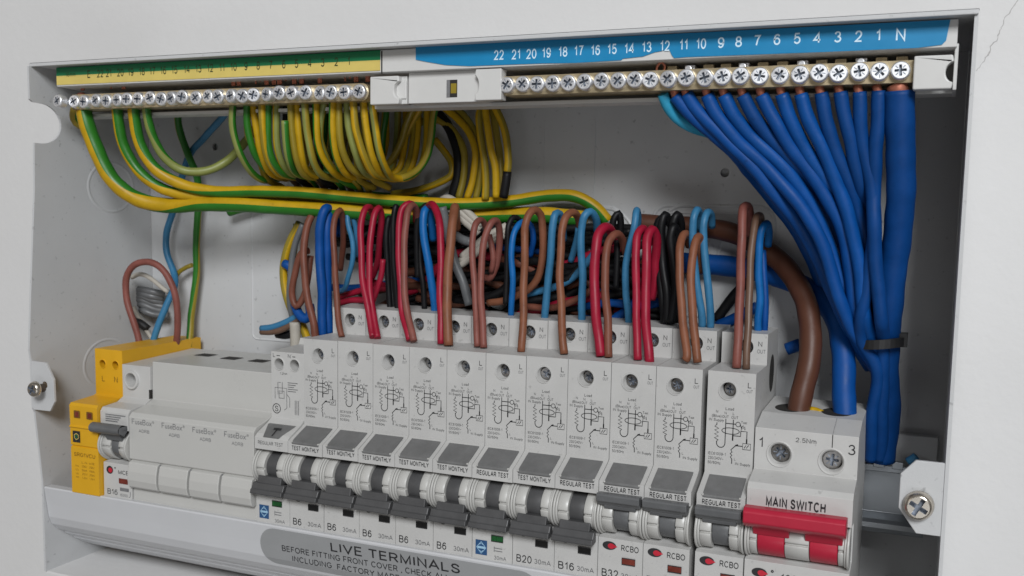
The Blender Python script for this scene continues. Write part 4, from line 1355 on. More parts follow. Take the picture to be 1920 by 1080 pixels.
# --- bunch of thin earth wires hanging from the earth bar
BUNCH = [
    ([(437, 190), (436, 235), (447, 282), (468, 318), (489, 337)], ('w_pale', 'w_green'), 'under number 10, the leftmost of the hanging bunch', 0.15),
    ([(463, 190), (464, 240), (474, 282), (492, 312), (512, 326)], ('w_green', 'w_yellow'), 'under number 9, second from the left of the hanging bunch', 0.3),
    ([(474, 194), (480, 240), (488, 285), (503, 318), (520, 330)], ('w_yellow', 'w_yellow2'), 'all yellow, just left of number 8 in the hanging bunch', 0.3),
    ([(490, 190), (494, 245), (501, 290), (517, 323), (535, 331)], ('w_yellow', 'w_yellow2'), 'all yellow, right below number 8 in the hanging bunch', 0.6),
    ([(503, 188), (503, 250), (512, 300), (531, 325), (548, 331)], ('w_pale', 'w_green'), 'pale green, under number 7 in the hanging bunch', 0.0),
    ([(518, 188), (519, 250), (526, 295), (542, 322), (560, 330)], ('w_pale', 'w_yellow'), 'pale green with a yellow edge, between numbers 7 and 6', 0.5),
    ([(534, 226), (536, 262), (540, 298), (550, 320), (566, 330)], ('w_pale', 'w_green'), 'with a bare pale top end, starting lower than its neighbours', 0.1),
    ([(545, 188), (548, 244), (554, 292), (568, 324), (586, 331)], ('w_pale', 'w_green'), 'pale green, between numbers 6 and 5 in the hanging bunch', 0.9),
    ([(556, 188), (560, 250), (569, 298), (580, 321), (600, 330)], ('w_yellow', 'w_yellow2'), 'all yellow, under number 5 in the hanging bunch', 0.2),
    ([(571, 188), (576, 246), (585, 298), (602, 327), (622, 335)], ('w_pale', 'w_green'), 'pale green, left of number 4 in the hanging bunch', 0.1),
    ([(592, 186), (595, 246), (604, 292), (622, 322), (640, 334)], ('w_green', 'w_yellow'), 'mostly green, between numbers 4 and 3 in the hanging bunch', 0.0),
    ([(609, 190), (601, 232), (604, 272), (620, 310), (642, 331)], ('w_pale', 'w_green'), 'pale and green, bulging left under number 3', 0.2),
    ([(624, 186), (624, 250), (629, 290), (642, 318), (662, 330)], ('w_green', 'w_yellow'), 'dark green with a yellow stripe, under number 2', 0.0),
    ([(634, 186), (638, 252), (646, 292), (664, 322), (684, 331)], ('w_pale', 'w_green'), 'pale green, just right of number 2 in the hanging bunch', 0.9),
    ([(650, 184), (654, 246), (667, 292), (683, 321), (700, 330)], ('w_pale', 'w_yellow'), 'pale green with a yellow side, under number 1', 0.2),
    ([(662, 184), (668, 246), (682, 292), (698, 324), (716, 332)], ('w_yellow', 'w_yellow2'), 'all yellow, just right of number 1 in the hanging bunch', 0.1),
    ([(681, 182), (686, 246), (696, 294), (708, 322), (722, 333)], ('w_yellow', 'w_yellow2'), 'bright yellow, at the end of the bar beside the white clip', 0.5),
    ([(696, 186), (704, 240), (714, 286), (726, 318), (738, 332)], ('w_pale', 'w_yellow'), 'pale green, under the white clip at the right edge of the bunch', 0.05),
]
for k, (pp, mm, lab, ph) in enumerate(BUNCH):
    e = pp[-1]
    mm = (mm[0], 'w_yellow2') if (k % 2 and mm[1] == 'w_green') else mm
    pp2 = pp + [(e[0] + 26, e[1] + 2), (e[0] + 48, e[1] - 14), (e[0] + 60, e[1] - 70), (e[0] + 62, 192)]
    j = (k % 3) * 1.6
    wire(pp2, [12 + j, 13 + j, 16 + j, 22 + j, 29 + j, 38 + j, 46, 50, 52], 1.62, mm, 'thin earth wire ' + lab, 'thin earth wires hanging from the bar', phase=ph, split=0.52)
# second layer seen between them
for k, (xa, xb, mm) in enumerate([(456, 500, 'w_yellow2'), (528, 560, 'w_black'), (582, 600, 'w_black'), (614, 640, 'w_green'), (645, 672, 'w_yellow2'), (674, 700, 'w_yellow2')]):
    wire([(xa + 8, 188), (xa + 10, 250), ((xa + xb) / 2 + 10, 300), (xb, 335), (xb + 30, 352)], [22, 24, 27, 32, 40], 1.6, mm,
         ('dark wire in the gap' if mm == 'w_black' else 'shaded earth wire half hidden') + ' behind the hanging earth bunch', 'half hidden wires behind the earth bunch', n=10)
for k in range(9):
    x = 545 + k * 16
    wire([(x - 22, 318), (x, 334), (x + 16, 352), (x + 20, 372)], [34, 36, 40, 46], 1.5, ('w_yellow2', 'w_green') if k % 3 else 'w_greyb', 'shaded wire passing down behind the bottom of the earth bunch', 'shaded wires below the earth bunch', n=10)

# --- coil of spare earth wire behind the middle of the carrier
COIL = [
    ([(724, 196), (721, 232), (717, 262), (716, 290)], [44, 44, 45, 46], 'shaded earth wire hanging just right of the hanging bunch'),
    ([(780, 192), (762, 232), (745, 280), (731, 305), (722, 318)], [46, 46, 46, 46, 46], 'slanting earth wire crossing the left of the coil'),
    ([(795, 192), (778, 222), (758, 262), (742, 296)], [50, 50, 50, 50], 'second slanting earth wire close behind the first at the left of the coil'),
    ([(818, 190), (812, 222), (810, 258), (802, 292), (784, 320), (755, 334), (728, 332), (700, 326)], [38, 38, 38, 38, 38, 38, 36, 34], 'earth wire making the big front loop in the middle of the coil'),
    ([(818, 222), (840, 236), (856, 256), (868, 284), (870, 328), (860, 372)], [54, 54, 54, 53, 52, 51], 'innermost earth wire of the right half of the coil'),
    ([(826, 196), (856, 222), (880, 254), (891, 292), (887, 337), (876, 372)], [50, 50, 49, 48, 48, 48], 'earth wire second from the inside of the coil'),
    ([(842, 194), (871, 218), (893, 254), (901, 296), (899, 340), (892, 374)], [53, 52, 51, 50, 50, 50], 'earth wire in the middle of the right half of the coil'),
    ([(906, 192), (899, 212), (900, 258), (908, 305), (911, 345), (910, 374)], [46, 45, 45, 45, 45, 45], 'earth wire coming straight down in the right half of the coil'),
    ([(908, 192), (914, 240), (922, 280), (929, 310), (930, 370)], [42, 42, 42, 42, 43], 'bright earth wire near the right edge of the coil'),
    ([(920, 192), (930, 240), (938, 290), (940, 330), (936, 372)], [49, 49, 49, 49, 49], 'shaded earth wire just inside the outermost wire of the coil'),
    ([(924, 192), (940, 228), (950, 270), (953, 305), (951, 324)], [42, 42, 42, 42, 42], 'outermost earth wire of the coil, ending in a black sleeve'),
    ([(815, 262), (833, 284), (845, 305), (845, 328), (825, 343), (790, 356), (735, 364)], [56, 56, 56, 55, 54, 53, 52], 'earth wire bending back to the left at the bottom of the coil'),
    ([(750, 260), (775, 240), (800, 225), (830, 226)], [58, 58, 58, 58], 'shaded earth wire crossing the top of the coil'),
]
for k, (pp, Y, lab) in enumerate(COIL):
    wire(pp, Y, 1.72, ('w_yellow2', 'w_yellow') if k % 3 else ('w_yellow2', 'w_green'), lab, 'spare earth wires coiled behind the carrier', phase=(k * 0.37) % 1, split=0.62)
wire([(822, 214), (840, 236), (852, 262), (860, 300), (857, 338), (848, 372)], [56, 55, 53, 52, 52, 52], 2.4, 'w_black', 'black cable running down through the coil')
wire([(951, 322), (949, 340), (944, 370)], [42, 42, 43], 2.0, 'w_black', 'black sleeve at the end of the outermost coiled wire')
wire([(700, 205), (712, 196), (730, 185)], [48, 46, 44], 1.6, 'w_light', 'short bit of light blue wire under the white clip')
wire([(430, 398), (520, 372), (640, 366), (745, 372), (800, 372)], [58, 58, 58, 58, 58], 2.2, 'w_green', 'dark green cable lying behind the long earth cables')

# --- wires looping out of the breaker tops
def T(i, u, Y=19.0, z=43.0):
    """start point down inside the top of the L tower of breaker i"""
    return [Vector((BX[i] + u, Y, z))]


def N(i, u, Y=38.0, z=55.5):
    return [Vector((BX[i] + u, Y, z))]


LOOPS = [
    # pixels, depths, radius, material, label
    ([(592, 640), (589, 612), (581, 570), (572, 520), (569, 470), (574, 428), (586, 402), (602, 388)], [27, 27, 28, 29, 31, 33, 36, 42], 1.85, 'w_brown', 'brown wire rising from the shortest breaker at the left edge of the tangle'),
    ([(578, 470), (565, 475), (554, 515), (549, 555), (556, 576), (568, 560), (577, 520), (582, 480)], [36, 36, 36, 36, 36, 37, 38, 40], 1.7, 'w_brown', 'brown wire making a drooping loop at the left end of the tangle'),
    ([(605, 630), (604, 600), (602, 540), (600, 470), (602, 425), (611, 392), (622, 400), (628, 440)], [31, 31, 31, 31, 31, 33, 40, 46], 2.3, 'w_blue', 'dark blue wire, left one of the thick pair at the left of the tangle'),
    ([(617, 626), (616, 596), (614, 540), (612, 470), (613, 425), (618, 394), (630, 405), (634, 440)], [34, 34, 34, 34, 34, 36, 43, 48], 2.3, 'w_blue', 'dark blue wire, right one of the thick pair at the left of the tangle'),
    ([(641, 632), (637, 615), (631, 560), (627, 500), (624, 440), (629, 405), (637, 395), (643, 415), (644, 455), (638, 505)], [19, 20, 23, 25, 27, 30, 33, 37, 42, 48], 1.5, 'w_brown', 'thin brown wire looping from the first tall breaker'),
    ([(650, 388), (653, 420), (661, 452), (661, 480), (653, 515), (647, 540), (634, 547)], [38, 37, 37, 37, 38, 40, 44], 1.3, 'w_light', 'light blue wire, the left strand of the crossing pair near the first tall breaker'),
    ([(650, 388), (658, 398), (666, 425), (669, 455), (671, 480)], [38, 39, 41, 43, 46], 1.3, 'w_light', 'light blue wire, the right strand of the crossing pair near the first tall breaker'),
    ([(699, 632), (697, 622), (690, 580), (682, 530), (678, 470), (677, 418), (684, 392), (692, 390), (697, 402), (699, 440)], [19, 20, 23, 25, 27, 30, 33, 36, 40, 46], 1.6, 'w_red', 'red wire, left loop of the red pair at the second tall breaker'),
    ([(708, 634), (706, 622), (699, 580), (692, 530), (692, 480), (696, 430), (704, 398), (711, 390), (716, 402), (714, 440), (708, 490), (698, 520)], [20, 21, 24, 26, 28, 30, 32, 34, 37, 41, 45, 48], 1.6, 'w_red', 'red wire, right loop of the red pair at the second tall breaker'),
    ([(718, 486), (715, 515), (706, 545), (697, 570)], [36, 36, 36, 36], 1.4, 'w_red', 'short red wire slanting beside the red pair'),
    ([(635, 557), (660, 550), (690, 543), (735, 540)], [46, 46, 46, 47], 1.6, 'w_red', 'red wire lying level behind the first tall breaker, the upper of two'),
    ([(638, 568), (660, 563), (690, 563)], [44, 44, 45], 1.6, 'w_red', 'red wire lying level behind the first tall breaker, the lower of two'),
    ([(768, 638), (764, 622), (754, 585), (750, 540), (748, 480), (750, 420), (757, 390), (768, 382), (778, 390), (780, 415)], [18, 19, 23, 25, 27, 30, 32, 34, 38, 44], 1.55, 'w_red', 'red wire half hidden behind the brown one at the third tall breaker'),
    ([(776, 640), (773, 625), (764, 587), (760, 540), (759, 480), (760, 425), (765, 395), (773, 386), (781, 397), (784, 430)], [17, 18, 21, 23, 25, 28, 31, 34, 38, 44], 1.6, 'w_rose', 'dusty brown wire in front of the red one at the third tall breaker'),
    ([(816, 590), (815, 572), (811, 540), (803, 500), (796, 455), (794, 420), (797, 397), (803, 394), (808, 410), (812, 450)], [38, 38, 37, 36, 36, 36, 37, 39, 42, 46], 1.9, 'w_blue2', 'bright blue wire looping behind the third and fourth tall breakers'),
    ([(783, 520), (782, 460), (784, 420), (792, 392), (803, 384), (812, 396)], [42, 41, 40, 40, 41, 44], 1.5, 'w_black', 'black wire arching over the bright blue one'),
    ([(796, 580), (793, 530), (788, 480), (786, 440)], [42, 42, 42, 42], 1.4, 'w_black', 'black wire running down left of the bright blue one'),
    ([(827, 645), (827, 620), (827, 570), (827, 500), (825, 445), (820, 405), (812, 383), (804, 388), (800, 410)], [18, 19, 22, 25, 28, 31, 35, 40, 45], 1.75, 'w_red', 'single red wire at the fourth tall breaker beside the wide brown one'),
    ([(841, 648), (840, 622), (840, 572), (842, 500), (845, 445), (849, 405), (851, 388), (854, 398), (856, 430)], [17, 18, 21, 24, 27, 31, 35, 41, 47], 2.15, 'w_tan', 'wide brown wire at the fourth tall breaker just right of the red one'),
    ([(829, 388), (836, 420), (843, 455), (853, 495), (868, 530), (880, 572)], [40, 41, 42, 42, 42, 42], 2.2, 'w_grey', 'dark grey cable slanting down behind the fourth and fifth tall breakers'),
    ([(852, 440), (868, 450), (886, 455)], [46, 46, 46], 2.2, 'w_grey', 'short dark grey cable piece beside the white sheath'),
    ([(895, 650), (894, 628), (891, 580), (888, 530), (886, 480), (887, 445), (893, 420), (902, 412), (910, 421), (913, 445)], [18, 19, 23, 26, 28, 30, 32, 35, 39, 45], 1.5, 'w_rose', 'dusty brown wire, left loop of the pair at the fifth tall breaker'),
    ([(907, 652), (906, 630), (904, 580), (903, 530), (904, 480), (909, 445), (919, 420), (928, 415), (935, 428), (937, 460), (930, 500), (918, 522), (910, 520)], [18, 19, 22, 25, 27, 29, 31, 34, 37, 40, 42, 43, 44], 1.6, 'w_rose', 'dusty brown wire, right loop of the pair at the fifth tall breaker'),
    ([(917, 440), (922, 462), (925, 488), (921, 510)], [40, 40, 40, 41], 1.4, 'w_rose', 'inner strand of the dusty brown loop at the fifth tall breaker'),
    ([(948, 570), (949, 530), (950, 470), (953, 425), (963, 408), (974, 412), (980, 430)], [38, 38, 38, 38, 40, 43, 47], 1.35, 'w_black', 'black wire standing behind the fifth and sixth tall breakers'),
    ([(958, 594), (959, 570), (961, 520), (960, 470), (964, 437), (974, 420), (985, 415)], [38, 37, 36, 36, 37, 40, 44], 1.45, 'w_blue2', 'bright blue wire rising just left of the wide brown loop'),
    ([(985, 414), (996, 424), (1000, 448), (994, 480)], [43, 44, 45, 48], 1.4, 'w_blue', 'dark blue wire inside the wide brown loop'),
    ([(977, 660), (979, 635), (982, 580), (984, 520), (983, 450), (983, 425), (991, 402), (1002, 395), (1014, 404), (1020, 436), (1018, 480), (1007, 520), (985, 545), (950, 563), (915, 568)], [18, 19, 23, 26, 28, 30, 32, 35, 38, 40, 42, 43, 43, 44, 45], 1.75, 'w_tan', 'brown wire making the widest open loop, at the sixth tall breaker'),
    ([(1021, 604), (1022, 585), (1026, 530), (1032, 470), (1037, 425), (1042, 402), (1050, 402), (1055, 420), (1056, 450)], [38, 37, 36, 35, 35, 36, 39, 42, 46], 1.75, 'w_light', 'light blue wire standing between the two brown loops in the middle'),
    ([(1058, 664), (1055, 640), (1051, 585), (1049, 525), (1052, 470), (1056, 430), (1063, 405), (1073, 397), (1083, 404), (1088, 430)], [18, 19, 23, 26, 28, 30, 32, 35, 40, 46], 1.75, 'w_tan', 'brown wire bent slightly at its foot, at the seventh tall breaker'),
    ([(1085, 428), (1080, 455), (1070, 490)], [44, 46, 48], 1.5, 'w_light', 'blue wire half hidden behind the brown wire of the seventh tall breaker'),
    ([(985, 552), (1032, 540), (1075, 517), (1105, 487), (1118, 470)], [48, 48, 48, 48, 48], 1.7, 'w_light', 'light blue wire slanting up to the right behind the middle breakers'),
    ([(985, 575), (1040, 576), (1080, 562), (1110, 543)], [46, 46, 46, 47], 1.6, 'w_brown', 'brown wire lying nearly level behind the middle breakers'),
    ([(1091, 610), (1091, 588), (1091, 530), (1089, 475), (1091, 430), (1098, 405), (1108, 398), (1117, 408), (1120, 435)], [38, 37, 36, 35, 35, 35, 37, 40, 46], 1.75, 'w_light', 'light blue loop beside the thick red wire, left of it'),
    ([(1127, 668), (1124, 640), (1119, 585), (1115, 525), (1115, 470), (1120, 440), (1132, 426), (1144, 430), (1150, 450)], [18, 19, 23, 26, 28, 30, 33, 38, 45], 2.15, 'w_red', 'thick single red wire at the eighth tall breaker'),
    ([(1141, 670), (1140, 640), (1138, 585), (1136, 530), (1138, 480), (1145, 448), (1156, 438), (1166, 448), (1173, 475)], [18, 19, 22, 25, 27, 30, 33, 38, 44], 1.75, 'w_brown', 'brown wire leaning over just right of the thick single red one'),
    ([(1157, 450), (1157, 490), (1155, 540)], [42, 42, 42], 1.4, 'w_black', 'black wire half hidden under the leaning brown one'),
    ([(1147, 430), (1152, 408), (1160, 400), (1164, 420), (1160, 450)], [50, 50, 51, 52, 53], 1.6, 'w_black', 'black wire bent over near the cable entry in the back panel'),
    ([(1179, 615), (1178, 590), (1173, 548), (1175, 500), (1182, 460), (1189, 425), (1192, 398), (1194, 396), (1196, 412), (1194, 440)], [38, 37, 36, 35, 35, 35, 37, 40, 43, 47], 1.6, 'w_light', 'tall thin light blue loop standing left of the two red wires'),
    ([(1196, 675), (1195, 645), (1195, 585), (1195, 520), (1193, 470), (1195, 442), (1204, 430), (1211, 436), (1213, 455)], [18, 19, 23, 26, 28, 30, 33, 37, 42], 1.75, 'w_red', 'red wire, left one of the side-by-side pair at the ninth tall breaker'),
    ([(1218, 680), (1216, 650), (1212, 590), (1211, 530), (1210, 475), (1213, 443), (1222, 428), (1231, 440), (1232, 480), (1228, 530), (1222, 560)], [18, 19, 23, 26, 28, 30, 32, 35, 39, 42, 44], 2.0, 'w_red', 'red wire, right one of the side-by-side pair at the ninth tall breaker'),
    ([(1285, 675), (1288, 670), (1285, 637), (1280, 575), (1275, 510), (1273, 465), (1280, 442), (1288, 440), (1292, 460)], [18, 18, 20, 24, 27, 30, 34, 38, 43], 1.75, 'w_tan', 'tan brown wire, left one of the pair at the tenth tall breaker'),
    ([(1308, 680), (1305, 650), (1300, 580), (1298, 520), (1301, 470), (1307, 448), (1312, 447), (1314, 470), (1311, 510)], [18, 19, 23, 26, 29, 32, 35, 38, 42], 1.75, 'w_tan', 'tan brown wire, right one of the pair at the tenth tall breaker'),
    ([(1317, 614), (1316, 590), (1310, 550), (1304, 500), (1301, 440), (1302, 408), (1307, 395), (1312, 402), (1312, 430)], [38, 37, 36, 36, 36, 36, 38, 42, 46], 1.65, 'w_light', 'light blue loop right behind the tan brown pair, left one of two'),
    ([(1332, 616), (1332, 592), (1329, 560), (1324, 510), (1322, 450), (1321, 415), (1326, 398), (1333, 402), (1335, 425)], [38, 37, 36, 36, 36, 36, 38, 42, 46], 1.65, 'w_light', 'light blue loop behind the tan brown pair, right one of two'),
    ([(1381, 690), (1383, 650), (1384, 590), (1386, 520), (1390, 450), (1392, 410), (1396, 390), (1404, 388), (1407, 405), (1405, 440)], [17, 18, 22, 25, 27, 29, 31, 34, 38, 44], 1.8, 'w_rose', 'tallest dusty brown wire, at the last tall breaker beside the main switch'),
    ([(1399, 692), (1400, 655), (1402, 590), (1406, 530), (1411, 470), (1414, 430), (1418, 406), (1425, 404), (1428, 425)], [17, 18, 22, 25, 27, 30, 33, 37, 44], 1.5, 'w_greyb', 'grey-brown wire beside the tallest dusty brown one at the last tall breaker'),
    ([(1421, 624), (1421, 600), (1424, 560), (1420, 510), (1423, 460), (1430, 430), (1438, 420), (1442, 432), (1440, 460)], [38, 37, 36, 36, 36, 36, 38, 42, 46], 1.6, 'w_blue2', 'bright blue loop at the right end of the row, before the brown tail'),
    ([(1433, 624), (1434, 600), (1436, 560), (1432, 515), (1430, 470)], [40, 39, 39, 40, 42], 1.5, 'w_blue', 'blue wire close behind the bright blue loop at the right end of the row'),
]
for pp, Y, r, mm, lab in LOOPS:
    wire(pp, Y, r * 0.95, mm, lab, G_LOOP)
# black bundles
for k, (x, top, yy) in enumerate(((724, 420, 40), (731, 402, 42), (738, 396, 38), (744, 405, 44))):
    wire([(x + 8, 585), (x + 3, 530), (x, 470), (x + 1, top + 18), (x + 6, top - 12), (x + 11, top + 14), (x + 10, top + 60)], [yy, yy, yy, yy, yy + 1, yy + 4, yy + 6], 1.35, 'w_black', 'black wire in the dark bundle between the second and third tall breakers', 'black wires of the left dark bundle')
for k, (x, top, yy) in enumerate(((1232, 412, 42), (1240, 404, 40), (1250, 416, 44), (1262, 404, 41), (1256, 425, 38))):
    wire([(x + 14 - k * 3, 605), (x + 10, 550), (x + 4, 480), (x - 1, top + 20), (x + 6, top), (x + 14, top + 16), (x + 14, top + 60)], [yy - 2, yy - 2, yy, yy, yy + 1, yy + 4, yy + 7], 1.7, 'w_black', 'black wire in the dark bundle between the ninth and tenth tall breakers', 'black wires of the right dark bundle')
# white sheathed cable with its cut end
for pp, Y, lab in (([(826, 384), (838, 380), (858, 393), (880, 412), (900, 430)], [48, 46, 46, 47, 49], 'greyish white cable sheath sloping down from behind the brown wire'),
                   ([(864, 490), (884, 474), (905, 456), (925, 444), (948, 432)], [44, 44, 45, 46, 48], 'cut end of pale cable sheath sticking out beside the dusty brown pair')):
    P = path(pp, Y)
    b = MB()
    for off in (-1.9, 0, 1.9):
        b.tube([p - P[0] + Vector((off * 0.35, 0, off)) for p in P], 1.9, ('w_white',), 10, 1.5, off)
    o = b.build('cable_sheath')
    o.location = real(P[0])
    tag(o, lab, 'cable sheath')
# left end of the tangle
wire([(562, 418), (548, 445), (537, 480), (533, 520), (537, 555), (548, 585), (566, 610), (578, 640)], [44, 44, 44, 44, 44, 44, 44, 42], 2.0, ('w_yellow2', 'w_yellow'), 'yellow earth wire bowing out along the left edge of the tangle', split=0.5)
wire([(556, 420), (553, 455), (548, 500), (545, 550), (549, 600)], [48, 48, 48, 48, 48], 1.6, ('w_yellow2', 'w_green'), 'second earth wire close behind the bowed yellow one', split=0.5)
wire([(568, 420), (556, 450), (546, 495), (542, 545), (545, 580), (552, 610)], [40, 40, 40, 40, 42, 44], 1.5, 'w_grey', 'grey wire running down the left edge of the tangle')
wire([(490, 616), (510, 614), (535, 605), (560, 592)], [40, 40, 41, 42], 1.7, 'w_light', 'light blue wire stub poking out to the left of the tangle')
wire([(490, 622), (512, 622), (538, 613), (562, 598)], [40, 40, 41, 42], 1.6, 'w_greyb', 'grey-brown wire stub under the light blue stub left of the tangle')
wire([(520, 626), (535, 628), (552, 624)], [44, 44, 45], 2.2, 'w_black', 'black wire end below the stubs left of the tangle')
wire([(553, 570), (560, 588), (573, 598), (582, 588), (580, 572)], [39, 38, 38, 39, 40], 2.3, 'w_blue', 'blue wire bent into a tight hook below the drooping brown loop')
wire([(533, 494), (541, 498), (548, 505)], [42, 42, 43], 2.2, 'w_blue', 'blue wire end showing between the yellow and grey wires at the left')
wire([(553, 604), (554, 630), (555, 655)], [40, 40, 40], 2.6, 'w_white', 'beige cable sheath standing behind the shortest breaker')

# --- tangle of wires behind the towers, mostly coloured black to deepen the shade
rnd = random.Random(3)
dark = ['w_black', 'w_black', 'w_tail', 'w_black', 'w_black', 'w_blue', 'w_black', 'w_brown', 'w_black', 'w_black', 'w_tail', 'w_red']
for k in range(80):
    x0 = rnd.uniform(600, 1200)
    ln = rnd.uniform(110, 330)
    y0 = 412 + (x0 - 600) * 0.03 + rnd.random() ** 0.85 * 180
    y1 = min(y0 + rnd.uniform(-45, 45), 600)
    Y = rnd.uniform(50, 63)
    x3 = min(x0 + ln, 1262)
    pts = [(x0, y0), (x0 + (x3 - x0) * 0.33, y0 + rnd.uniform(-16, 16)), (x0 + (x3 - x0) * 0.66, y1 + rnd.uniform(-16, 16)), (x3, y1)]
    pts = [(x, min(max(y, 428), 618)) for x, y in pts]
    mm = dark[k % len(dark)] if y0 > 455 else 'w_black'  # upper wires all black, shade put into their colour
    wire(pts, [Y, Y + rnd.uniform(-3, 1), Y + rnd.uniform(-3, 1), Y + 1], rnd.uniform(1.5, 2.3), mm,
         {'w_black': 'black', 'w_tail': 'dark brown', 'w_blue': 'dark blue', 'w_brown': 'brown', 'w_grey': 'grey', 'w_light': 'light blue', 'w_red': 'red'}[mm] + ' wire in the tangle toned dark for shade behind the breaker towers', 'shaded wires tangled behind the breakers', n=9)

# --- meter tails
wire([(1195, 418), (1250, 424), (1310, 428), (1370, 438), (1425, 462), (1475, 500), (1507, 550), (1519, 610), (1514, 680), (1502, 740), (1494, 790)],
     [60, 60, 60, 58, 54, 48, 42, 37, 33, 30, 28], 4.3, 'w_tail', 'thick brown tail cable bending down into the main switch', n=20)
wire([(1230, 488), (1290, 492), (1350, 497), (1410, 507), (1470, 525), (1525, 552), (1562, 592), (1580, 650), (1584, 720), (1584, 800)],
     [62, 62, 61, 60, 56, 50, 44, 38, 34, 29], 4.45, 'w_blue', 'thick blue tail cable entering the right pole of the main switch', n=20)
wire([(1342, 600), (1365, 570), (1390, 540), (1410, 505)], [60, 60, 60, 60], 2.2, 'w_black', 'black cable rising in the gap behind the last tall breaker')
wire([(1345, 612), (1380, 596), (1420, 575)], [58, 58, 58], 2.4, 'w_blue', 'dark blue cable low in the gap behind the last tall breaker')
wire([(1475, 655), (1488, 650), (1500, 646)], [50, 50, 50], 2.6, 'w_blue', 'dark blue cable end left of the brown tail')
wire([(1518, 768), (1530, 770), (1541, 775)], [30, 30, 29], 1.3, 'w_yellow', 'tiny yellow wire end lying on top of the main switch')
wire([(1702, 866), (1712, 860), (1718, 855)], [40, 40, 40], 1.6, 'w_light', 'tiny blue wire end beside the fixing tab on the right')

# --- blue neutrals fanning down from the neutral bar
FAN = [
    ([(1287, 176), (1305, 205), (1345, 248), (1405, 302), (1456, 362), (1505, 432), (1532, 490), (1558, 550), (1585, 605), (1612, 640)], '11', 2.5, 26),
    ([(1266, 180), (1285, 205), (1320, 240), (1370, 285), (1425, 345), (1475, 410), (1512, 470), (1545, 540), (1580, 610)], '12', 2.3, 36),
    ([(1326, 178), (1342, 212), (1380, 256), (1440, 312), (1488, 372), (1530, 440), (1556, 505), (1580, 570), (1612, 636)], '10', 2.5, 20),
    ([(1358, 178), (1374, 212), (1408, 254), (1462, 306), (1512, 368), (1550, 440), (1572, 510), (1592, 570), (1618, 636)], '9', 2.5, 22),
    ([(1393, 178), (1410, 212), (1444, 256), (1494, 312), (1535, 372), (1566, 436), (1585, 505), (1600, 570), (1622, 636)], '8', 2.5, 27),
    ([(1428, 178), (1446, 215), (1482, 268), (1524, 328), (1556, 388), (1583, 450), (1598, 520), (1608, 580), (1626, 636)], '7', 2.5, 21),
    ([(1466, 176), (1480, 218), (1508, 272), (1546, 334), (1576, 396), (1597, 460), (1607, 530), (1612, 590), (1628, 636)], '6', 2.5, 24),
    ([(1502, 176), (1514, 222), (1540, 282), (1568, 340), (1592, 400), (1608, 462), (1616, 530), (1618, 590), (1632, 636)], '5', 2.5, 20),
    ([(1540, 174), (1549, 222), (1570, 284), (1592, 340), (1610, 400), (1622, 462), (1622, 530), (1612, 590), (1604, 630)], '4', 2.45, 23),
    ([(1576, 172), (1584, 225), (1600, 288), (1615, 345), (1627, 405), (1632, 470), (1632, 540), (1636, 600), (1642, 638)], '3', 2.45, 27),
    ([(1612, 172), (1614, 225), (1622, 288), (1632, 350), (1638, 415), (1636, 480), (1628, 540), (1618, 590), (1612, 636)], '2', 2.4, 20),
    ([(1648, 170), (1646, 225), (1643, 290), (1642, 350), (1641, 420), (1641, 480), (1644, 550), (1650, 600), (1654, 638)], '1', 2.5, 18),
    ([(1687, 170), (1687, 225), (1687, 290), (1686, 350), (1683, 420), (1678, 480), (1672, 550), (1668, 600), (1664, 638)], 'N', 5.0, 22),
]
FAN_K = {'N': 36, '1': 31, '2': 30, '3': 40, '4': 34, '5': 31, '6': 38, '7': 33, '8': 42, '9': 35, '10': 31, '11': 37, '12': 42}
for pp, num, r, mid in FAN:
    Y = [11.5, 12.5, 15, 18, mid, mid + 3, mid + 6, mid + 9, 36] if len(pp) == 9 else [11.5, 12.5, 14.5, 17, 20, mid, mid + 3, mid + 5, mid + 8, 36]
    lab = ('very thick blue cable under the letter N of the neutral bar' if num == 'N' else 'blue neutral wire dropping from the terminal under white number ' + num)
    zo = (FAN_K[num] - 36) if num in FAN_K else 0.0
    Y = [y + zo * (i / (len(Y) - 1)) ** 2 for i, y in enumerate(Y)]
    e = pp[-1]
    low = [(1652 + (e[0] - 1640) * 0.35, 690), (1650 + (e[0] - 1640) * 0.45, 780), (1644 + (e[0] - 1640) * 0.4, 862)]
    if num in ('1', '3', 'N', '8', '6', '2'):
        pp, Y = pp + low, Y + [39 + zo, 43 + zo, 46 + zo * 0.5]
    else:
        pp, Y = pp + low[:1], Y + [42 + zo]
    wire(pp, Y, r, ('w_blue', 'w_blue_d', 'w_blue_l')[int(pp[0][0]) % 3], lab, None if num == 'N' else 'blue neutral wires fanning from the neutral bar', n=18)
wire([(1243, 176), (1250, 195), (1268, 222), (1298, 242), (1330, 250), (1362, 262)], [11.5, 13, 16, 20, 26, 34], 2.1, 'w_cyan', 'pale sky blue wire, the odd one at the left of the blue fan')
wire([(1258, 180), (1272, 203), (1298, 224), (1330, 236)], [14, 18, 24, 32], 1.4, 'w_blue', 'thin dark blue wire just above the pale sky blue one', n=10)
# bare copper at the terminals
def copper(px, py0, py1, y, r, label, group):
    wire([(px - 3, py0), (px, (py0 + py1) / 2), (px + 3, py1)], [y, y, y + 1], r, 'copper', label, group, 'copper_end', 'copper end', n=10)


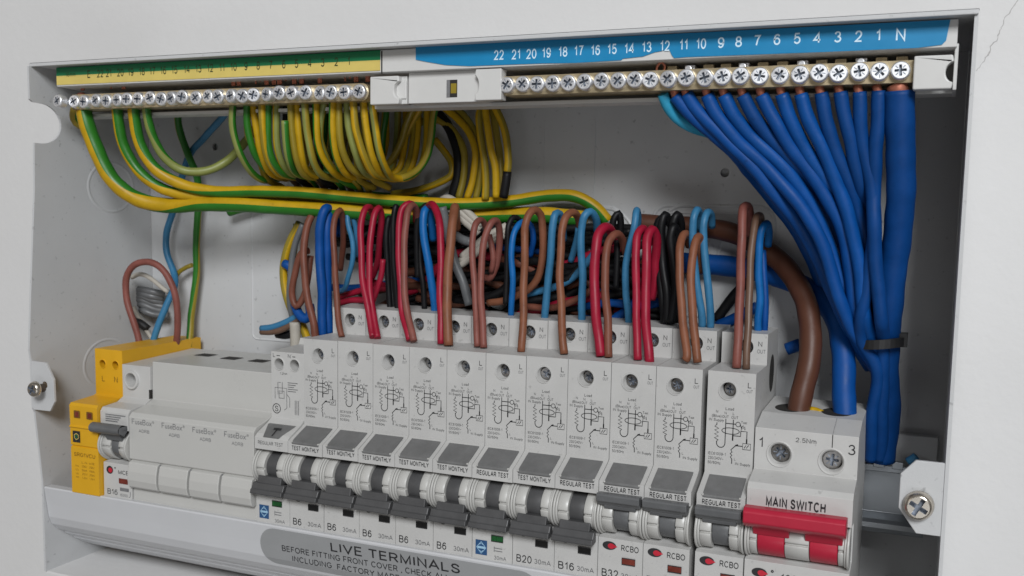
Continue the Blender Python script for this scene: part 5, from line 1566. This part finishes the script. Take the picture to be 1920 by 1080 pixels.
for pp, num, r, mid in FAN:
    x = pp[0][0]
    copper(x - 2, 160, 182, 10.8, 1.55 if num != 'N' else 3.6, 'bare copper end entering the terminal under white ' + ('letter N' if num == 'N' else 'number ' + num), 'bare copper ends at the neutral bar')
copper(155, 176, 200, 10.8, 1.9, 'bare copper end of the outermost thick earth cable', None)
rnd = random.Random(5)
for k, px in enumerate((155, 212, 232, 438, 448, 484, 500, 514, 524, 532, 552, 566, 600, 652, 668, 690)):
    p = at(px, 160 - 18 * (px - 150) / 540, 11.5)
    b = MB()
    h = rnd.uniform(1.6, 3.0)
    if k % 4 == 1:
        b.tube([(-1.2, 0, -2), (-1.1, -0.3, h - 1), (0, -0.5, h), (1.1, -0.3, h - 1.2), (1.2, 0, -1)], 0.42, ('copper',), 8, 0.5)
    else:
        for q in range(3):
            b.tube([(q * 0.7 - 0.7, 0, -2.5), (q * 0.75 - 0.7, -0.3, 0), (q * 0.9 - 0.9 + rnd.uniform(-.3, .3), -0.5, h + rnd.uniform(-0.8, 0.4))], 0.40, ('copper',), 8, 0.6)
    o = b.build('copper_end')
    o.location = real(p)
    tag(o, 'tuft of bare copper strands standing up behind the earth bar', 'copper end', 'copper strands above the earth bar')
p = at(1240, 128, 10)
b = MB()
b.tube([(-1.4, 0, -2.4), (-1.5, -0.4, 0.6), (0, -0.6, 2.0), (1.4, -0.4, 0.8), (1.0, 0, -1.2)], 0.5, ('copper',), 8, 0.5)
o = b.build('copper_end')
o.location = real(p)
tag(o, 'hooked copper strand above the neutral bar under number 12', 'copper end')

# --- cable tie round the neutrals
c0 = at(1652, 640, 36)
b = MB()
P = [Vector((7.7 * math.cos(t), 7.6 * math.sin(t) - 0.5, 0.5 * math.cos(t) - 0.3 * math.sin(2 * t))) for t in [2 * math.pi * k / 28 for k in range(29)]]
vs = []
for q in P[:-1]:
    nrm = Vector((q.x / 7.7 ** 2, (q.y + 0.5) / 7.6 ** 2, 0)).normalized()
    vs += [q + Vector((0, 0, -1.7)), q + Vector((0, 0, 1.7)), q + nrm * 1.1 + Vector((0, 0, 1.7)), q + nrm * 1.1 + Vector((0, 0, -1.7))]
b.add(vs, [(i * 4 + k, i * 4 + (k + 1) % 4, ((i + 1) % 28) * 4 + (k + 1) % 4, ((i + 1) % 28) * 4 + k) for i in range(28) for k in range(4)], 'rubber')
b.box(6.6, 9.4, -3.4, 0.6, -1.2, 3.8, 'rubber')
o = b.build('cable_tie')
o.location = real(c0)
tag(o, 'black cable tie gathering the blue neutral wires at the right', 'cable tie')
